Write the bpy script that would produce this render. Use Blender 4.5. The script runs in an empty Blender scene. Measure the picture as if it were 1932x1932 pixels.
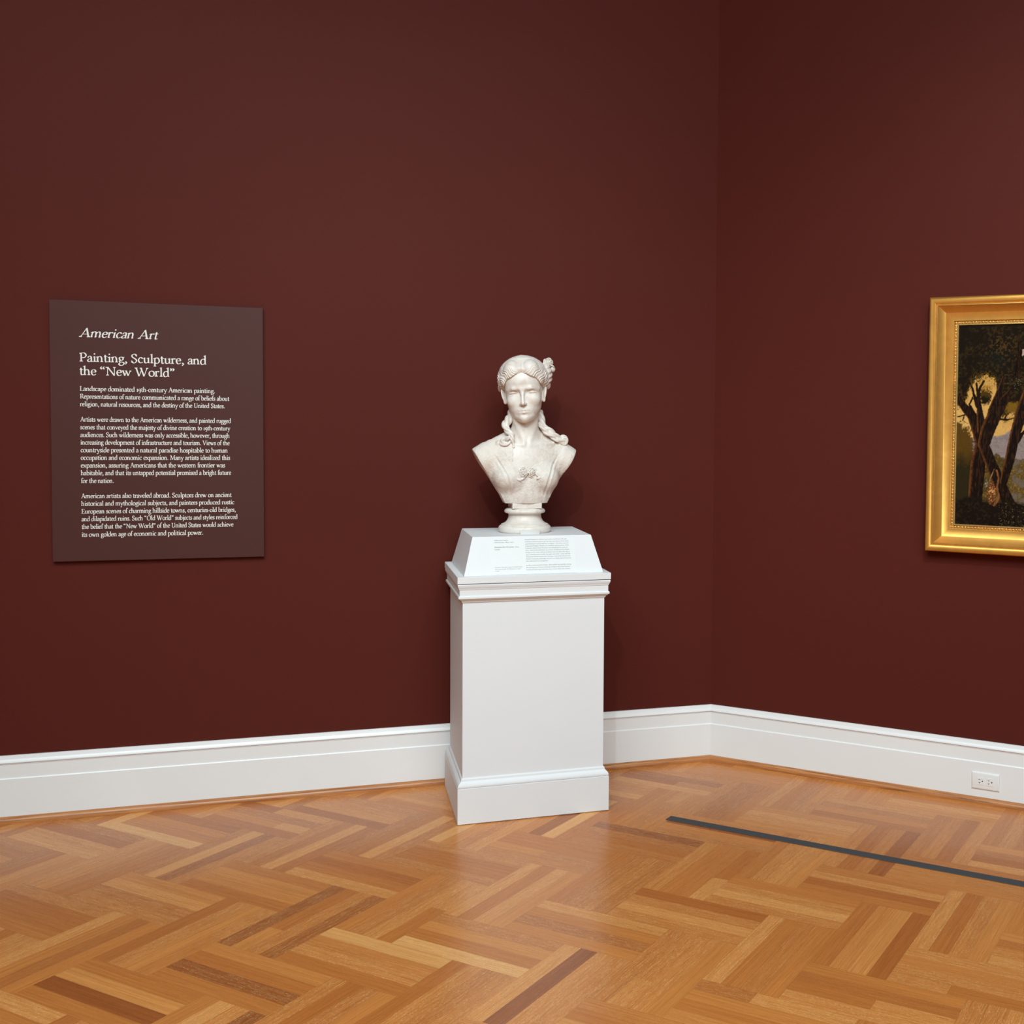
import bpy, bmesh, math, random
import numpy as np
from mathutils import Matrix, Vector

C = bpy.context.scene.collection
sc = bpy.context.scene
K = 1.56                                    # camera height above the floor, metres

# ------------------------------------------------------------------ camera
F_PX, CX, CY = 2138.2383, 1351.9676, 893.7509
YAW, PITCH, ROLL = 0.3298, -0.0453, 0.0121


def cam_basis():
    y, t, r = YAW, PITCH, ROLL
    fwd = np.array([math.sin(y)*math.cos(t), math.cos(y)*math.cos(t), math.sin(t)])
    rt = np.array([math.cos(y), -math.sin(y), 0.0])
    up = np.cross(rt, fwd)
    return (math.cos(r)*rt+math.sin(r)*up, -math.sin(r)*rt+math.cos(r)*up, fwd)


RT, UP, FW = cam_basis()
cam_data = bpy.data.cameras.new('camera')
cam = bpy.data.objects.new('camera', cam_data)
C.objects.link(cam)
cam.matrix_world = Matrix(((RT[0], UP[0], -FW[0], 0.0), (RT[1], UP[1], -FW[1], 0.0),
                           (RT[2], UP[2], -FW[2], K), (0, 0, 0, 1)))
cam_data.sensor_width = 36.0
cam_data.lens = F_PX/1932*36.0
cam_data.shift_x = (966-CX)/1932
cam_data.shift_y = (CY-966)/1932
cam_data.clip_start = 0.05
sc.camera = cam

# ------------------------------------------------------------------ world, lights, exposure
world = bpy.data.worlds.new('gallery_air')
sc.world = world
world.use_nodes = True
world.node_tree.nodes['Background'].inputs[0].default_value = (0.9, 0.93, 1.0, 1)
world.node_tree.nodes['Background'].inputs[1].default_value = 0.05
sc.view_settings.view_transform = 'Standard'
sc.view_settings.look = 'None'
sc.view_settings.exposure = -0.17
sc.view_settings.gamma = 1.0
sc.view_settings.use_curve_mapping = False
sc.cycles.max_bounces = 8
sc.cycles.diffuse_bounces = 5


def area(name, loc, target, size, power, col, size_y=None, spread=None):
    l = bpy.data.lights.new(name, 'AREA')
    l.energy = power
    l.color = col
    l.shape = 'RECTANGLE' if size_y else 'DISK'
    l.size = size
    if size_y:
        l.size_y = size_y
    if spread:
        l.spread = math.radians(spread)
    o = bpy.data.objects.new(name, l)
    C.objects.link(o)
    o.location = loc
    d = Vector(target)-Vector(loc)
    o.rotation_euler = d.to_track_quat('-Z', 'Y').to_euler()
    return o


def spot(name, loc, target, power, col, angle, blend=0.9, radius=0.05):
    l = bpy.data.lights.new(name, 'SPOT')
    l.energy = power
    l.color = col
    l.spot_size = math.radians(angle)
    l.spot_blend = blend
    l.shadow_soft_size = radius
    o = bpy.data.objects.new(name, l)
    C.objects.link(o)
    o.location = loc
    d = Vector(target)-Vector(loc)
    o.rotation_euler = d.to_track_quat('-Z', 'Y').to_euler()
    return o


WARM = (0.875, 0.985, 0.975)
FILL_COOL = (0.82, 1.0, 1.07)
area('ceiling_fill', (-0.6, -0.4, 4.7), (-0.6, -0.4, 0), 4.4, 520, FILL_COOL, 4.4)  # wide overhead fill added for ambient light, not a known fixture
area('front_fill', (1.6, -3.6, 3.9), (0.8, 4.9, 1.2), 3.0, 46, FILL_COOL, 1.4, 110)  # soft frontal fill added behind the camera; no window stands for it
spot('track_spot_bust_left', (-0.40, 0.30, 4.1), (0.68, 4.6, 1.22), 205, WARM, 50, 1.0, 0.035)
spot('track_spot_bust_right', (1.52, 1.74, 4.3), (0.78, 4.6, 1.3), 55, WARM, 44, 1.0, 0.06)
spot('track_spot_panel', (-1.7, 1.2, 4.3), (-0.15, 4.9, 1.45), 70, WARM, 50, 1.0, 0.05)
spot('track_spot_painting', (1.0, 0.9, 4.3), (2.75, 3.8, 1.4), 265, WARM, 52, 1.0, 0.06)


# ------------------------------------------------------------------ helpers
def link_mesh(name, verts, faces, mat=None, parent=None, smooth=False, angle=None):
    me = bpy.data.meshes.new(name)
    me.from_pydata([tuple(v) for v in verts], [], [tuple(int(i) for i in f) for f in faces])
    me.validate()
    me.update()
    o = bpy.data.objects.new(name, me)
    C.objects.link(o)
    if mat:
        me.materials.append(mat)
    if smooth:
        me.polygons.foreach_set('use_smooth', [True]*len(me.polygons))
        if angle is not None:
            bm = bmesh.new()
            bm.from_mesh(me)
            for e in bm.edges:
                if len(e.link_faces) == 2 and e.calc_face_angle(0) > math.radians(angle):
                    e.smooth = False
            bm.to_mesh(me)
            bm.free()
    if parent:
        o.parent = parent
    return o


def empty(name, loc=(0, 0, 0), rz=0.0):
    o = bpy.data.objects.new(name, None)
    C.objects.link(o)
    o.location = loc
    o.rotation_euler = (0, 0, rz)
    o.empty_display_size = 0.05
    return o


def tag(o, label, cat, group=None):
    o['label'] = label
    o['category'] = cat
    if group:
        o['group'] = group
    return o


def struct(o):
    o['kind'] = 'structure'
    return o


def box_vf(x0, x1, y0, y1, z0, z1):
    v = [(x0, y0, z0), (x1, y0, z0), (x1, y1, z0), (x0, y1, z0), (x0, y0, z1), (x1, y0, z1), (x1, y1, z1), (x0, y1, z1)]
    f = [(0, 3, 2, 1), (4, 5, 6, 7), (0, 1, 5, 4), (1, 2, 6, 5), (2, 3, 7, 6), (3, 0, 4, 7)]
    return v, f


def bevel_box(name, x0, x1, y0, y1, z0, z1, mat, parent=None, bev=0.002, seg=2):
    v, f = box_vf(x0, x1, y0, y1, z0, z1)
    bm = bmesh.new()
    vs = [bm.verts.new(p) for p in v]
    for q in f:
        bm.faces.new([vs[i] for i in q])
    bmesh.ops.bevel(bm, geom=list(bm.edges), offset=bev, segments=seg, affect='EDGES')
    me = bpy.data.meshes.new(name)
    bm.to_mesh(me)
    bm.free()
    for p in me.polygons:
        p.use_smooth = False
    o = bpy.data.objects.new(name, me)
    C.objects.link(o)
    me.materials.append(mat)
    if parent:
        o.parent = parent
    return o


# ------------------------------------------------------------------ materials
def lin(r, g, b):
    f = lambda c: (c/255/12.92) if c/255 <= 0.04045 else ((c/255+0.055)/1.055)**2.4
    return (f(r), f(g), f(b), 1.0)


class Mat:
    def __init__(self, name):
        self.m = bpy.data.materials.new(name)
        self.m.use_nodes = True
        self.t = self.m.node_tree
        self.b = self.t.nodes['Principled BSDF']

    def n(self, typ, **kw):
        x = self.t.nodes.new(typ)
        for k, v in kw.items():
            if k.startswith('i_'):
                x.inputs[k[2:].replace('_', ' ')].default_value = v
            else:
                setattr(x, k, v)
        return x

    def l(self, a, b):
        self.t.links.new(a, b)

    def set(self, **kw):
        for k, v in kw.items():
            self.b.inputs[k.replace('_', ' ')].default_value = v

    def math(self, op, a, b=None, c=None, clamp=False):
        x = self.t.nodes.new('ShaderNodeMath')
        x.operation = op
        x.use_clamp = clamp
        for i, q in enumerate((a, b, c)):
            if q is None:
                continue
            if isinstance(q, (int, float)):
                x.inputs[i].default_value = q
            else:
                self.l(q, x.inputs[i])
        return x.outputs[0]

    def mix(self, fac, a, b, mode='MIX'):
        x = self.t.nodes.new('ShaderNodeMix')
        x.data_type = 'RGBA'
        x.blend_type = mode
        for s, q in ((x.inputs[0], fac), (x.inputs[6], a), (x.inputs[7], b)):
            if isinstance(q, (int, float)):
                s.default_value = q
            elif isinstance(q, tuple):
                s.default_value = q
            else:
                self.l(q, s)
        return x.outputs[2]

    def noise(self, vec, scale, detail=3, rough=0.5, dist=0.0, dim='3D'):
        x = self.t.nodes.new('ShaderNodeTexNoise')
        x.noise_dimensions = dim
        x.inputs['Scale'].default_value = scale
        x.inputs['Detail'].default_value = detail
        x.inputs['Roughness'].default_value = rough
        x.inputs['Distortion'].default_value = dist
        if vec is not None:
            self.l(vec, x.inputs['Vector'])
        return x.outputs[0]

    def ramp(self, fac, *stops):
        x = self.t.nodes.new('ShaderNodeValToRGB')
        self.l(fac, x.inputs[0])
        e = x.color_ramp.elements
        while len(e) < len(stops):
            e.new(0.5)
        for i, (p, c) in enumerate(stops):
            e[i].position = p
            e[i].color = c if isinstance(c, tuple) else (c, c, c, 1)
        return x.outputs[0]

    def vec(self, v, scale=(1, 1, 1), loc=(0, 0, 0)):
        x = self.t.nodes.new('ShaderNodeMapping')
        x.inputs['Scale'].default_value = scale
        x.inputs['Location'].default_value = loc
        self.l(v, x.inputs[0])
        return x.outputs[0]

    def obj_co(self):
        return self.t.nodes.new('ShaderNodeTexCoord').outputs['Object']

    def bump(self, h, strength, dist=0.001):
        x = self.t.nodes.new('ShaderNodeBump')
        x.inputs['Strength'].default_value = strength
        x.inputs['Distance'].default_value = dist
        self.l(h, x.inputs['Height'])
        self.l(x.outputs[0], self.b.inputs['Normal'])


def mat_wall():
    M = Mat('wall_fabric_red')
    co = M.obj_co()
    n1 = M.noise(M.vec(co, (1, 1, 1)), 1.3, 3)
    weave = M.noise(M.vec(co, (1, 1, 6)), 90, 2, 0.6)
    weave2 = M.noise(M.vec(co, (6, 6, 1)), 90, 2, 0.6)
    w = M.math('ADD', weave, weave2)
    c = M.mix(n1, (0.078, 0.0128, 0.0085, 1), (0.086, 0.0146, 0.0098, 1))
    c2 = M.mix(M.ramp(w, (0.3, 0.0), (0.7, 1.0)), (0.85, 0.85, 0.85, 1), (1.1, 1.1, 1.1, 1))
    M.l(M.mix(1.0, c, c2, 'MULTIPLY'), M.b.inputs['Base Color'])
    M.set(Roughness=0.6)
    M.b.inputs['Specular IOR Level'].default_value = 0.10
    M.bump(w, 0.15, 0.0006)
    return M.m


def mat_paint(name, col, rough=0.35, bumpy=0.05):
    M = Mat(name)
    co = M.obj_co()
    n = M.noise(co, 35, 3, 0.6)
    c = M.mix(M.ramp(M.noise(co, 2.2, 2), (0.35, 0.0), (0.65, 1.0)), col, tuple(min(1, c*0.975) for c in col[:3])+(1,))
    M.l(c, M.b.inputs['Base Color'])
    M.set(Roughness=rough)
    M.bump(n, bumpy, 0.0008)
    return M.m


def mat_plain(name, col, rough=0.5, metal=0.0, spec=0.5):
    M = Mat(name)
    co = M.obj_co()
    c = M.mix(M.noise(co, 60, 2), tuple(c*0.96 for c in col[:3])+(1,), col)
    M.l(c, M.b.inputs['Base Color'])
    M.set(Roughness=rough, Metallic=metal)
    M.b.inputs['Specular IOR Level'].default_value = spec
    return M.m


def mat_floor():
    """planks: uv = metres (along, across) on each strip; attribute pid = random triple per strip; uvn = 0..1 on the strip"""
    M = Mat('oak_parquet')
    uv = M.n('ShaderNodeUVMap', uv_map='plank_m').outputs[0]
    uvn = M.n('ShaderNodeUVMap', uv_map='plank_n').outputs[0]
    at = M.n('ShaderNodeAttribute', attribute_name='pid')
    sep = M.n('ShaderNodeSeparateColor')
    M.l(at.outputs['Color'], sep.inputs[0])
    r1, r2, r3 = sep.outputs[0], sep.outputs[1], sep.outputs[2]
    su = M.n('ShaderNodeSeparateXYZ')
    M.l(uv, su.inputs[0])
    cm = M.n('ShaderNodeCombineXYZ')
    M.l(su.outputs[0], cm.inputs[0])
    M.l(su.outputs[1], cm.inputs[1])
    M.l(M.math('MULTIPLY', r1, 37.0), cm.inputs[2])
    v = cm.outputs[0]
    # overall tone of each strip
    base = M.ramp(r1, (0.0, lin(148, 82, 38)), (0.2, lin(184, 111, 53)), (0.6, lin(207, 135, 69)), (0.86, lin(218, 150, 82)), (1.0, lin(232, 175, 108)))
    # long grain
    g1 = M.noise(M.vec(v, (3.0, 70, 1)), 1.0, 5, 0.6, 0.4)
    g2 = M.noise(M.vec(v, (14, 420, 1)), 1.0, 4, 0.7, 0.2)
    g3 = M.noise(M.vec(v, (1.5, 14, 1)), 1.0, 3, 0.55, 0.6)
    c = M.mix(M.ramp(g1, (0.30, 0.0), (0.72, 1.0)), M.mix(1.0, base, (0.80, 0.74, 0.68, 1), 'MULTIPLY'), M.mix(1.0, base, (1.16, 1.14, 1.10, 1), 'MULTIPLY'))
    c = M.mix(1.0, c, M.mix(M.ramp(g2, (0.36, 0.0), (0.60, 1.0)), (0.78, 0.71, 0.64, 1), (1.07, 1.07, 1.07, 1)), 'MULTIPLY')
    c = M.mix(1.0, c, M.mix(M.ramp(g3, (0.32, 0.0), (0.66, 1.0)), (0.84, 0.80, 0.75, 1), (1.07, 1.07, 1.07, 1)), 'MULTIPLY')
    # quarter-sawn ray flecks on some strips: wormy light marks across the grain
    wv = M.n('ShaderNodeTexNoise')
    wv.inputs['Scale'].default_value = 1.0
    wv.inputs['Detail'].default_value = 0.6
    wv.inputs['Distortion'].default_value = 0.8
    M.l(M.vec(v, (62, 30, 1)), wv.inputs['Vector'])
    ridge = M.math('ABSOLUTE', M.math('SUBTRACT', wv.outputs[0], 0.5))
    fl = M.ramp(ridge, (0.0, 1.0), (0.024, 0.9), (0.048, 0.0))
    msk = M.ramp(M.noise(M.vec(v, (7, 22, 1)), 1.0, 2, 0.5, 0.3), (0.42, 0.0), (0.54, 1.0))
    sel = M.ramp(r2, (0.42, 0.0), (0.62, 1.0))
    fl = M.math('MULTIPLY', M.math('MULTIPLY', fl, msk), sel)
    c = M.mix(M.math('MULTIPLY', fl, 0.85), c, M.mix(0.6, M.mix(1.0, base, (1.3, 1.45, 1.7, 1), 'MULTIPLY'), lin(240, 196, 134)))
    # tiny dark pores
    pr = M.noise(M.vec(v, (120, 600, 1)), 1.0, 1, 0.5)
    c = M.mix(M.math('MULTIPLY', M.ramp(pr, (0.66, 0.0), (0.74, 1.0)), 0.45), c, (0.10, 0.035, 0.01, 1))
    # joints
    sn = M.n('ShaderNodeSeparateXYZ')
    M.l(uvn, sn.inputs[0])

    def edge(s, w):
        a = M.math('ABSOLUTE', M.math('SUBTRACT', s, 0.5))
        return M.ramp(a, (0.5-w, 0.0), (0.5-w*0.35, 1.0))
    jn = M.math('MAXIMUM', edge(sn.outputs[0], 0.0028), edge(sn.outputs[1], 0.019))
    jn = M.math('MULTIPLY', jn, M.ramp(r3, (0.0, 0.08), (0.7, 0.22), (1.0, 0.6)))
    c = M.mix(jn, c, (0.085, 0.03, 0.01, 1))
    M.l(c, M.b.inputs['Base Color'])
    M.set(Roughness=0.28)
    rr = M.ramp(M.noise(v, 9, 3), (0.3, 0.25), (0.7, 0.33))
    M.l(rr, M.b.inputs['Roughness'])
    M.b.inputs['Specular IOR Level'].default_value = 0.42
    M.b.inputs['Coat Weight'].default_value = 0.05
    M.b.inputs['Coat Roughness'].default_value = 0.16
    h = M.math('SUBTRACT', M.math('MULTIPLY', g2, 0.25), jn)
    M.bump(h, 0.12, 0.0006)
    return M.m


def mat_wood_shoe():
    M = Mat('oak_shoe_moulding')
    uv = M.n('ShaderNodeUVMap', uv_map='run').outputs[0]
    g = M.noise(M.vec(uv, (3.5, 120, 1)), 1.0, 5, 0.65, 1.0)
    g2 = M.noise(M.vec(uv, (1.2, 3, 1)), 1.0, 2, 0.5)
    c = M.ramp(g, (0.34, lin(96, 52, 24)), (0.46, lin(168, 104, 56)), (0.68, lin(208, 148, 92)))
    c = M.mix(M.math('MULTIPLY', g2, 0.6), c, lin(184, 118, 66))
    M.l(c, M.b.inputs['Base Color'])
    M.set(Roughness=0.38)
    return M.m


def mat_marble(name, lace=False):
    M = Mat(name)
    co = M.obj_co()
    n = M.noise(co, 22, 6, 0.65, 1.2)
    n2 = M.noise(co, 5, 3, 0.5, 0.5)
    c = M.ramp(n, (0.33, (0.68, 0.59, 0.52, 1)), (0.5, (0.765, 0.70, 0.635, 1)), (0.7, (0.79, 0.74, 0.685, 1)))
    if lace:
        sp = M.ramp(M.noise(co, 60, 4, 0.7), (0.60, 0.0), (0.72, 1.0))
        c = M.mix(M.math('MULTIPLY', sp, 0.35), c, (0.56, 0.53, 0.50, 1))
        c = M.mix(M.math('MULTIPLY', M.ramp(n2, (0.45, 0.0), (0.7, 1.0)), 0.4), c, (0.70, 0.60, 0.51, 1))
    M.l(c, M.b.inputs['Base Color'])
    M.set(Roughness=0.42 if not lace else 0.55)
    M.b.inputs['Subsurface Weight'].default_value = 0.25
    M.b.inputs['Subsurface Radius'].default_value = (0.012, 0.007, 0.0045)
    M.b.inputs['Subsurface Scale'].default_value = 0.6
    if lace:
        v1 = M.n('ShaderNodeTexVoronoi')
        v1.inputs['Scale'].default_value = 190
        M.l(co, v1.inputs['Vector'])
        nn = M.noise(co, 190, 4, 0.65, 1.5)
        h = M.math('ADD', M.math('MULTIPLY', v1.outputs['Distance'], 0.6), nn)
        M.bump(h, 0.6, 0.0016)
    else:
        M.bump(M.noise(co, 260, 3, 0.6), 0.10, 0.0008)
    return M.m


def mat_gold(name, rough, tint=(0.76, 0.39, 0.085)):
    M = Mat(name)
    co = M.obj_co()
    n = M.noise(M.vec(co, (1, 1, 1)), 14, 5, 0.6, 0.6)
    n2 = M.noise(co, 160, 3, 0.6)
    c = M.ramp(n, (0.30, tuple(x*0.86 for x in tint)+(1,)), (0.6, tint+(1,)), (0.85, (min(1, tint[0]*1.08), tint[1]*1.14, tint[2]*1.45, 1)))
    M.l(c, M.b.inputs['Base Color'])
    M.set(Roughness=rough, Metallic=0.82)
    M.bump(n2, 0.12, 0.0006)
    return M.m


WHITE = (0.84, 0.79, 0.775, 1)
m_wall = mat_wall()
m_ceiling = mat_paint('ceiling_paint', (0.78, 0.77, 0.74, 1), 0.8)
m_trim = mat_paint('white_trim_paint', (0.84, 0.835, 0.825, 1), 0.32)
m_ped = mat_paint('white_pedestal_paint', (0.775, 0.775, 0.78, 1), 0.62)
m_ped.node_tree.nodes['Principled BSDF'].inputs['Specular IOR Level'].default_value = 0.25
m_gap = mat_plain('dark_gap', (0.05, 0.04, 0.035, 1), 0.8)
m_panel = mat_paint('maroon_panel_paint', (0.072, 0.023, 0.019, 1), 0.5, 0.02)
m_panel.node_tree.nodes['Principled BSDF'].inputs['Specular IOR Level'].default_value = 0.22
m_letter = mat_plain('white_vinyl_lettering', (0.84, 0.82, 0.77, 1), 0.5)
m_label = mat_plain('white_label_card', (0.79, 0.795, 0.795, 1), 0.7, 0.0, 0.2)
m_ink = mat_plain('grey_label_ink', (0.16, 0.155, 0.15, 1), 0.6)
m_tape = mat_plain('charcoal_floor_strip', (0.052, 0.053, 0.056, 1), 0.62)
m_shoe = mat_wood_shoe()
m_marble = mat_marble('white_marble')
m_lace = mat_marble('carved_lace_marble', True)
m_gold = mat_gold('gilded_frame', 0.44)
m_gold2 = mat_gold('gilded_ornament', 0.30, (0.95, 0.66, 0.24))
m_plastic = mat_plain('white_outlet_plastic', (0.84, 0.835, 0.82, 1), 0.3)
m_slot = mat_plain('black_slot', (0.01, 0.01, 0.01, 1), 0.6)

# ------------------------------------------------------------------ room shell
X0, W = 1.6692, 4.9169                       # the room corner seen in the photograph
A45 = math.pi/4
RD = np.array([math.cos(-A45), math.sin(-A45)])      # along the right wall, away from the corner
RN = np.array([-math.sin(A45), -math.cos(A45)])      # right wall normal, into the room
SIDE, CEIL = 5.0, 4.8


def rw(u, off, z):
    return (X0+u*RD[0]+off*RN[0], W+u*RD[1]+off*RN[1], z)


oct_pts = [np.array([X0, W])]
ang = math.pi
for i in range(7):                            # counter-clockwise from the corner along the left wall
    oct_pts.append(oct_pts[-1]+SIDE*np.array([math.cos(ang), math.sin(ang)]))
    ang += A45
wall_names = ['wall_left', 'wall_far_left', 'wall_side_left', 'wall_back_left', 'wall_back', 'wall_back_right', 'wall_side_right', 'wall_right']
for i in range(8):
    a, b = oct_pts[i], oct_pts[(i+1) % 8]
    d = (b-a)/np.linalg.norm(b-a)
    out = np.array([d[1], -d[0]])
    cen = sum(oct_pts)/8
    if np.dot(out, (a+b)/2-cen) < 0:
        out = -out
    t = 0.12
    k = t*math.tan(math.pi/8)
    q = [a, b, b+out*t+d*k, a+out*t-d*k]
    vs = [(p[0], p[1], 0) for p in q]+[(p[0], p[1], CEIL) for p in q]
    fs = [(0, 3, 2, 1), (4, 5, 6, 7), (0, 1, 5, 4), (1, 2, 6, 5), (2, 3, 7, 6), (3, 0, 4, 7)]
    struct(link_mesh(wall_names[i], vs, fs, m_wall))
ow = [p+(p-cen)/np.linalg.norm(p-cen)*0.12 for p in oct_pts]
struct(link_mesh('ceiling', [(p[0], p[1], CEIL) for p in ow]+[(p[0], p[1], CEIL+0.1) for p in ow],
                 [tuple(range(8)), tuple(range(15, 7, -1))]+[(i, (i+1) % 8, 8+(i+1) % 8, 8+i) for i in range(8)], m_ceiling))


# baseboards and wooden shoe mouldings follow a section along each wall, mitred at the corner
def run_trim(name, a, b, nrm, prof, mat, mitre_a, mitre_b, uvrun=False):
    d = (b-a)/np.linalg.norm(b-a)
    L = np.linalg.norm(b-a)
    n = len(prof)
    nseg = 24 if uvrun else 1
    vs = []
    for s in range(nseg+1):
        f = s/nseg
        for p, z in prof:
            u0 = p*mitre_a
            u1 = L-p*mitre_b
            q = a+d*(u0+(u1-u0)*f)+nrm*p
            vs.append((q[0], q[1], z))
    fs = []
    for s in range(nseg):
        for i in range(n-1):
            fs.append((s*n+i, s*n+i+1, (s+1)*n+i+1, (s+1)*n+i))
    fs.append(tuple(range(n)))
    fs.append(tuple(range((nseg+1)*n-1, nseg*n-1, -1)))
    o = link_mesh(name, vs, fs, mat, smooth=uvrun, angle=40)
    bm = bmesh.new()
    bm.from_mesh(o.data)
    bmesh.ops.recalc_face_normals(bm, faces=bm.faces)
    bm.to_mesh(o.data)
    bm.free()
    if uvrun:
        uv = o.data.uv_layers.new(name='run')
        for lp in o.data.loops:
            vi = lp.vertex_index
            s, i = divmod(vi, n)
            uv.data[lp.index].uv = (s/nseg*L, i/(n-1)*0.045)
    return o


BB = [(0.0, 0.0), (0.0165, 0.0), (0.0165, 0.1680), (0.0150, 0.1705), (0.0125, 0.1712), (0.0125, 0.2228), (0.0142, 0.2238), (0.0142, 0.2256), (0.0128, 0.2262),
      (0.0128, 0.2285), (0.0175, 0.2292), (0.0178, 0.2320), (0.0160, 0.2365), (0.0125, 0.2430), (0.0105, 0.2500), (0.0090, 0.2560), (0.0075, 0.2570), (0.0, 0.2570)]
SH = [(0.0165, 0.0), (0.0343, 0.0), (0.0345, 0.006), (0.0335, 0.0125), (0.0305, 0.0180), (0.0262, 0.0220), (0.0215, 0.0242), (0.0165, 0.0246)]
T8 = math.tan(math.pi/8)
LN = np.array([0.0, -1.0])
P0 = oct_pts[0]
struct(run_trim('baseboard_left', P0, oct_pts[1], LN, BB, m_trim, T8, T8))
struct(run_trim('baseboard_right', P0, oct_pts[7], RN, BB, m_trim, T8, T8))
struct(run_trim('trim_1', P0, oct_pts[1], LN, SH, m_shoe, T8, T8, True))
struct(run_trim('trim_2', P0, oct_pts[7], RN, SH, m_shoe, T8, T8, True))


# parquet floor: double-width herringbone of four-strip blocks, laid square to the right wall
def build_floor():
    mu, mo = 0.2300, 0.2330
    u0, o0 = 1.1375, 1.1750
    rng = np.random.RandomState(11)
    quads, uvm, uvn, pid = [], [], [], []
    cx = sum(oct_pts)/8

    def inside(x, y):
        return np.linalg.norm(np.array([x, y])-cx) < 6.9
    for i in range(-34, 30):
        for j in range(-10, 60):
            s = (i+j) % 4
            if s == 2:
                kind = 'H'
            elif s == 0:
                kind = 'V'
            else:
                continue
            cu, co_ = u0+(i+0.5)*mu, o0+(j+0.5)*mo
            c = rw(cu, co_, 0)
            if not inside(c[0], c[1]):
                continue
            for k in range(4):
                r = rng.rand(3)
                # some strips are laid in two lengths
                cuts = [0.0, 1.0] if rng.rand() > 0.12 else [0.0, rng.uniform(0.3, 0.7), 1.0]
                for a, b in zip(cuts[:-1], cuts[1:]):
                    if len(cuts) > 2:
                        r = rng.rand(3)
                    if kind == 'H':
                        ua, ub = u0+(i+2*a)*mu, u0+(i+2*b)*mu
                        oa, ob = o0+(j+k/4)*mo, o0+(j+(k+1)/4)*mo
                        q = [rw(ua, oa, 0), rw(ub, oa, 0), rw(ub, ob, 0), rw(ua, ob, 0)]
                        Lm, Wm = ub-ua, ob-oa
                    else:
                        ua, ub = u0+(i+k/4)*mu, u0+(i+(k+1)/4)*mu
                        oa, ob = o0+(j+2*a)*mo, o0+(j+2*b)*mo
                        q = [rw(ua, oa, 0), rw(ua, ob, 0), rw(ub, ob, 0), rw(ub, oa, 0)]
                        Lm, Wm = ob-oa, ub-ua
                    quads.append(q)
                    off = rng.rand(2)*10
                    uvm.append([(off[0], off[1]), (off[0]+Lm, off[1]), (off[0]+Lm, off[1]+Wm), (off[0], off[1]+Wm)])
                    uvn.append([(0, 0), (1, 0), (1, 1), (0, 1)])
                    tone = np.clip(0.5+0.21*rng.randn(), 0.03, 0.97)
                    pid.append((tone, r[1], r[2], 1.0))
    vs = [p for q in quads for p in q]
    fs = []
    for n_, q in enumerate(quads):
        a = np.array(q)
        cr = np.cross(a[1]-a[0], a[2]-a[0])[2]
        fs.append((4*n_, 4*n_+1, 4*n_+2, 4*n_+3) if cr > 0 else (4*n_+3, 4*n_+2, 4*n_+1, 4*n_))
    o = link_mesh('floor', vs, fs, mat_floor())
    me = o.data
    flat_m = [c for q in uvm for c in q]
    flat_n = [c for q in uvn for c in q]
    l1 = me.uv_layers.new(name='plank_m')
    l2 = me.uv_layers.new(name='plank_n')
    at = me.attributes.new('pid', 'FLOAT_COLOR', 'CORNER')
    vi = np.zeros(len(me.loops), dtype=np.int32)
    me.loops.foreach_get('vertex_index', vi)
    l1.data.foreach_set('uv', np.array(flat_m)[vi].ravel())
    l2.data.foreach_set('uv', np.array(flat_n)[vi].ravel())
    at.data.foreach_set('color', np.repeat(np.array(pid), 4, axis=0)[vi].astype(np.float32).ravel())
    return struct(o)


build_floor()

# ------------------------------------------------------------------ pedestal
PX, PY = 0.7591, 4.6223
MX, MY = 0.2768, 0.2319


def loft_rect(name, prof, mat, parent, hx=MX, hy=MY, cap=True, angle=30):
    """prof: list of (offset from the shaft face, height)"""
    vs = []
    for off, z in prof:
        a, b = hx+off, hy+off
        vs += [(-a, -b, z), (a, -b, z), (a, b, z), (-a, b, z)]
    fs = []
    for i in range(len(prof)-1):
        for k in range(4):
            fs.append((4*i+k, 4*i+(k+1) % 4, 4*i+4+(k+1) % 4, 4*i+4+k))
    if cap:
        fs.append((3, 2, 1, 0))
        n = 4*(len(prof)-1)
        fs.append((n, n+1, n+2, n+3))
    return link_mesh(name, vs, fs, mat, parent, smooth=True, angle=angle)


ped = empty('pedestal', (PX, PY, 0))
tag(ped, 'tall white painted pedestal with stepped base and cornice, carrying the marble bust', 'pedestal')
loft_rect('plinth', [(0.014, 0.0), (0.014, 0.003), (0.0195, 0.003), (0.0201, 0.0040), (0.0201, 0.1400), (0.0190, 0.1411)], m_ped, ped)
loft_rect('base_moulding', [(0.0165, 0.1411), (0.0165, 0.1425), (0.0185, 0.1432), (0.0194, 0.1462), (0.0190, 0.1500), (0.0172, 0.1545), (0.0140, 0.1590), (0.0100, 0.1625),
                            (0.0068, 0.1652), (0.0056, 0.1690), (0.0056, 0.1725), (0.0030, 0.1765), (0.0, 0.1773)], m_ped, ped)
loft_rect('shaft', [(-0.0005, 0.1411), (-0.0005, 0.1765), (0.0, 0.1773), (0.0, 0.862)], m_ped, ped)
loft_rect('cornice', [(0.0, 0.8590), (0.0035, 0.8592), (0.0040, 0.8625), (0.0065, 0.8665), (0.0110, 0.8690), (0.0135, 0.8725), (0.0168, 0.8745), (0.0178, 0.8790), (0.0165, 0.8835),
                      (0.0130, 0.8850), (0.0130, 0.9090), (0.0150, 0.9096), (0.0150, 0.9120), (0.0166, 0.9150), (0.0185, 0.9190), (0.0200, 0.9235), (0.0206, 0.9280), (0.0195, 0.9300)], m_ped, ped)
loft_rect('cornice_joint', [(0.0150, 0.9300), (0.0150, 0.9330)], m_gap, ped)

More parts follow.
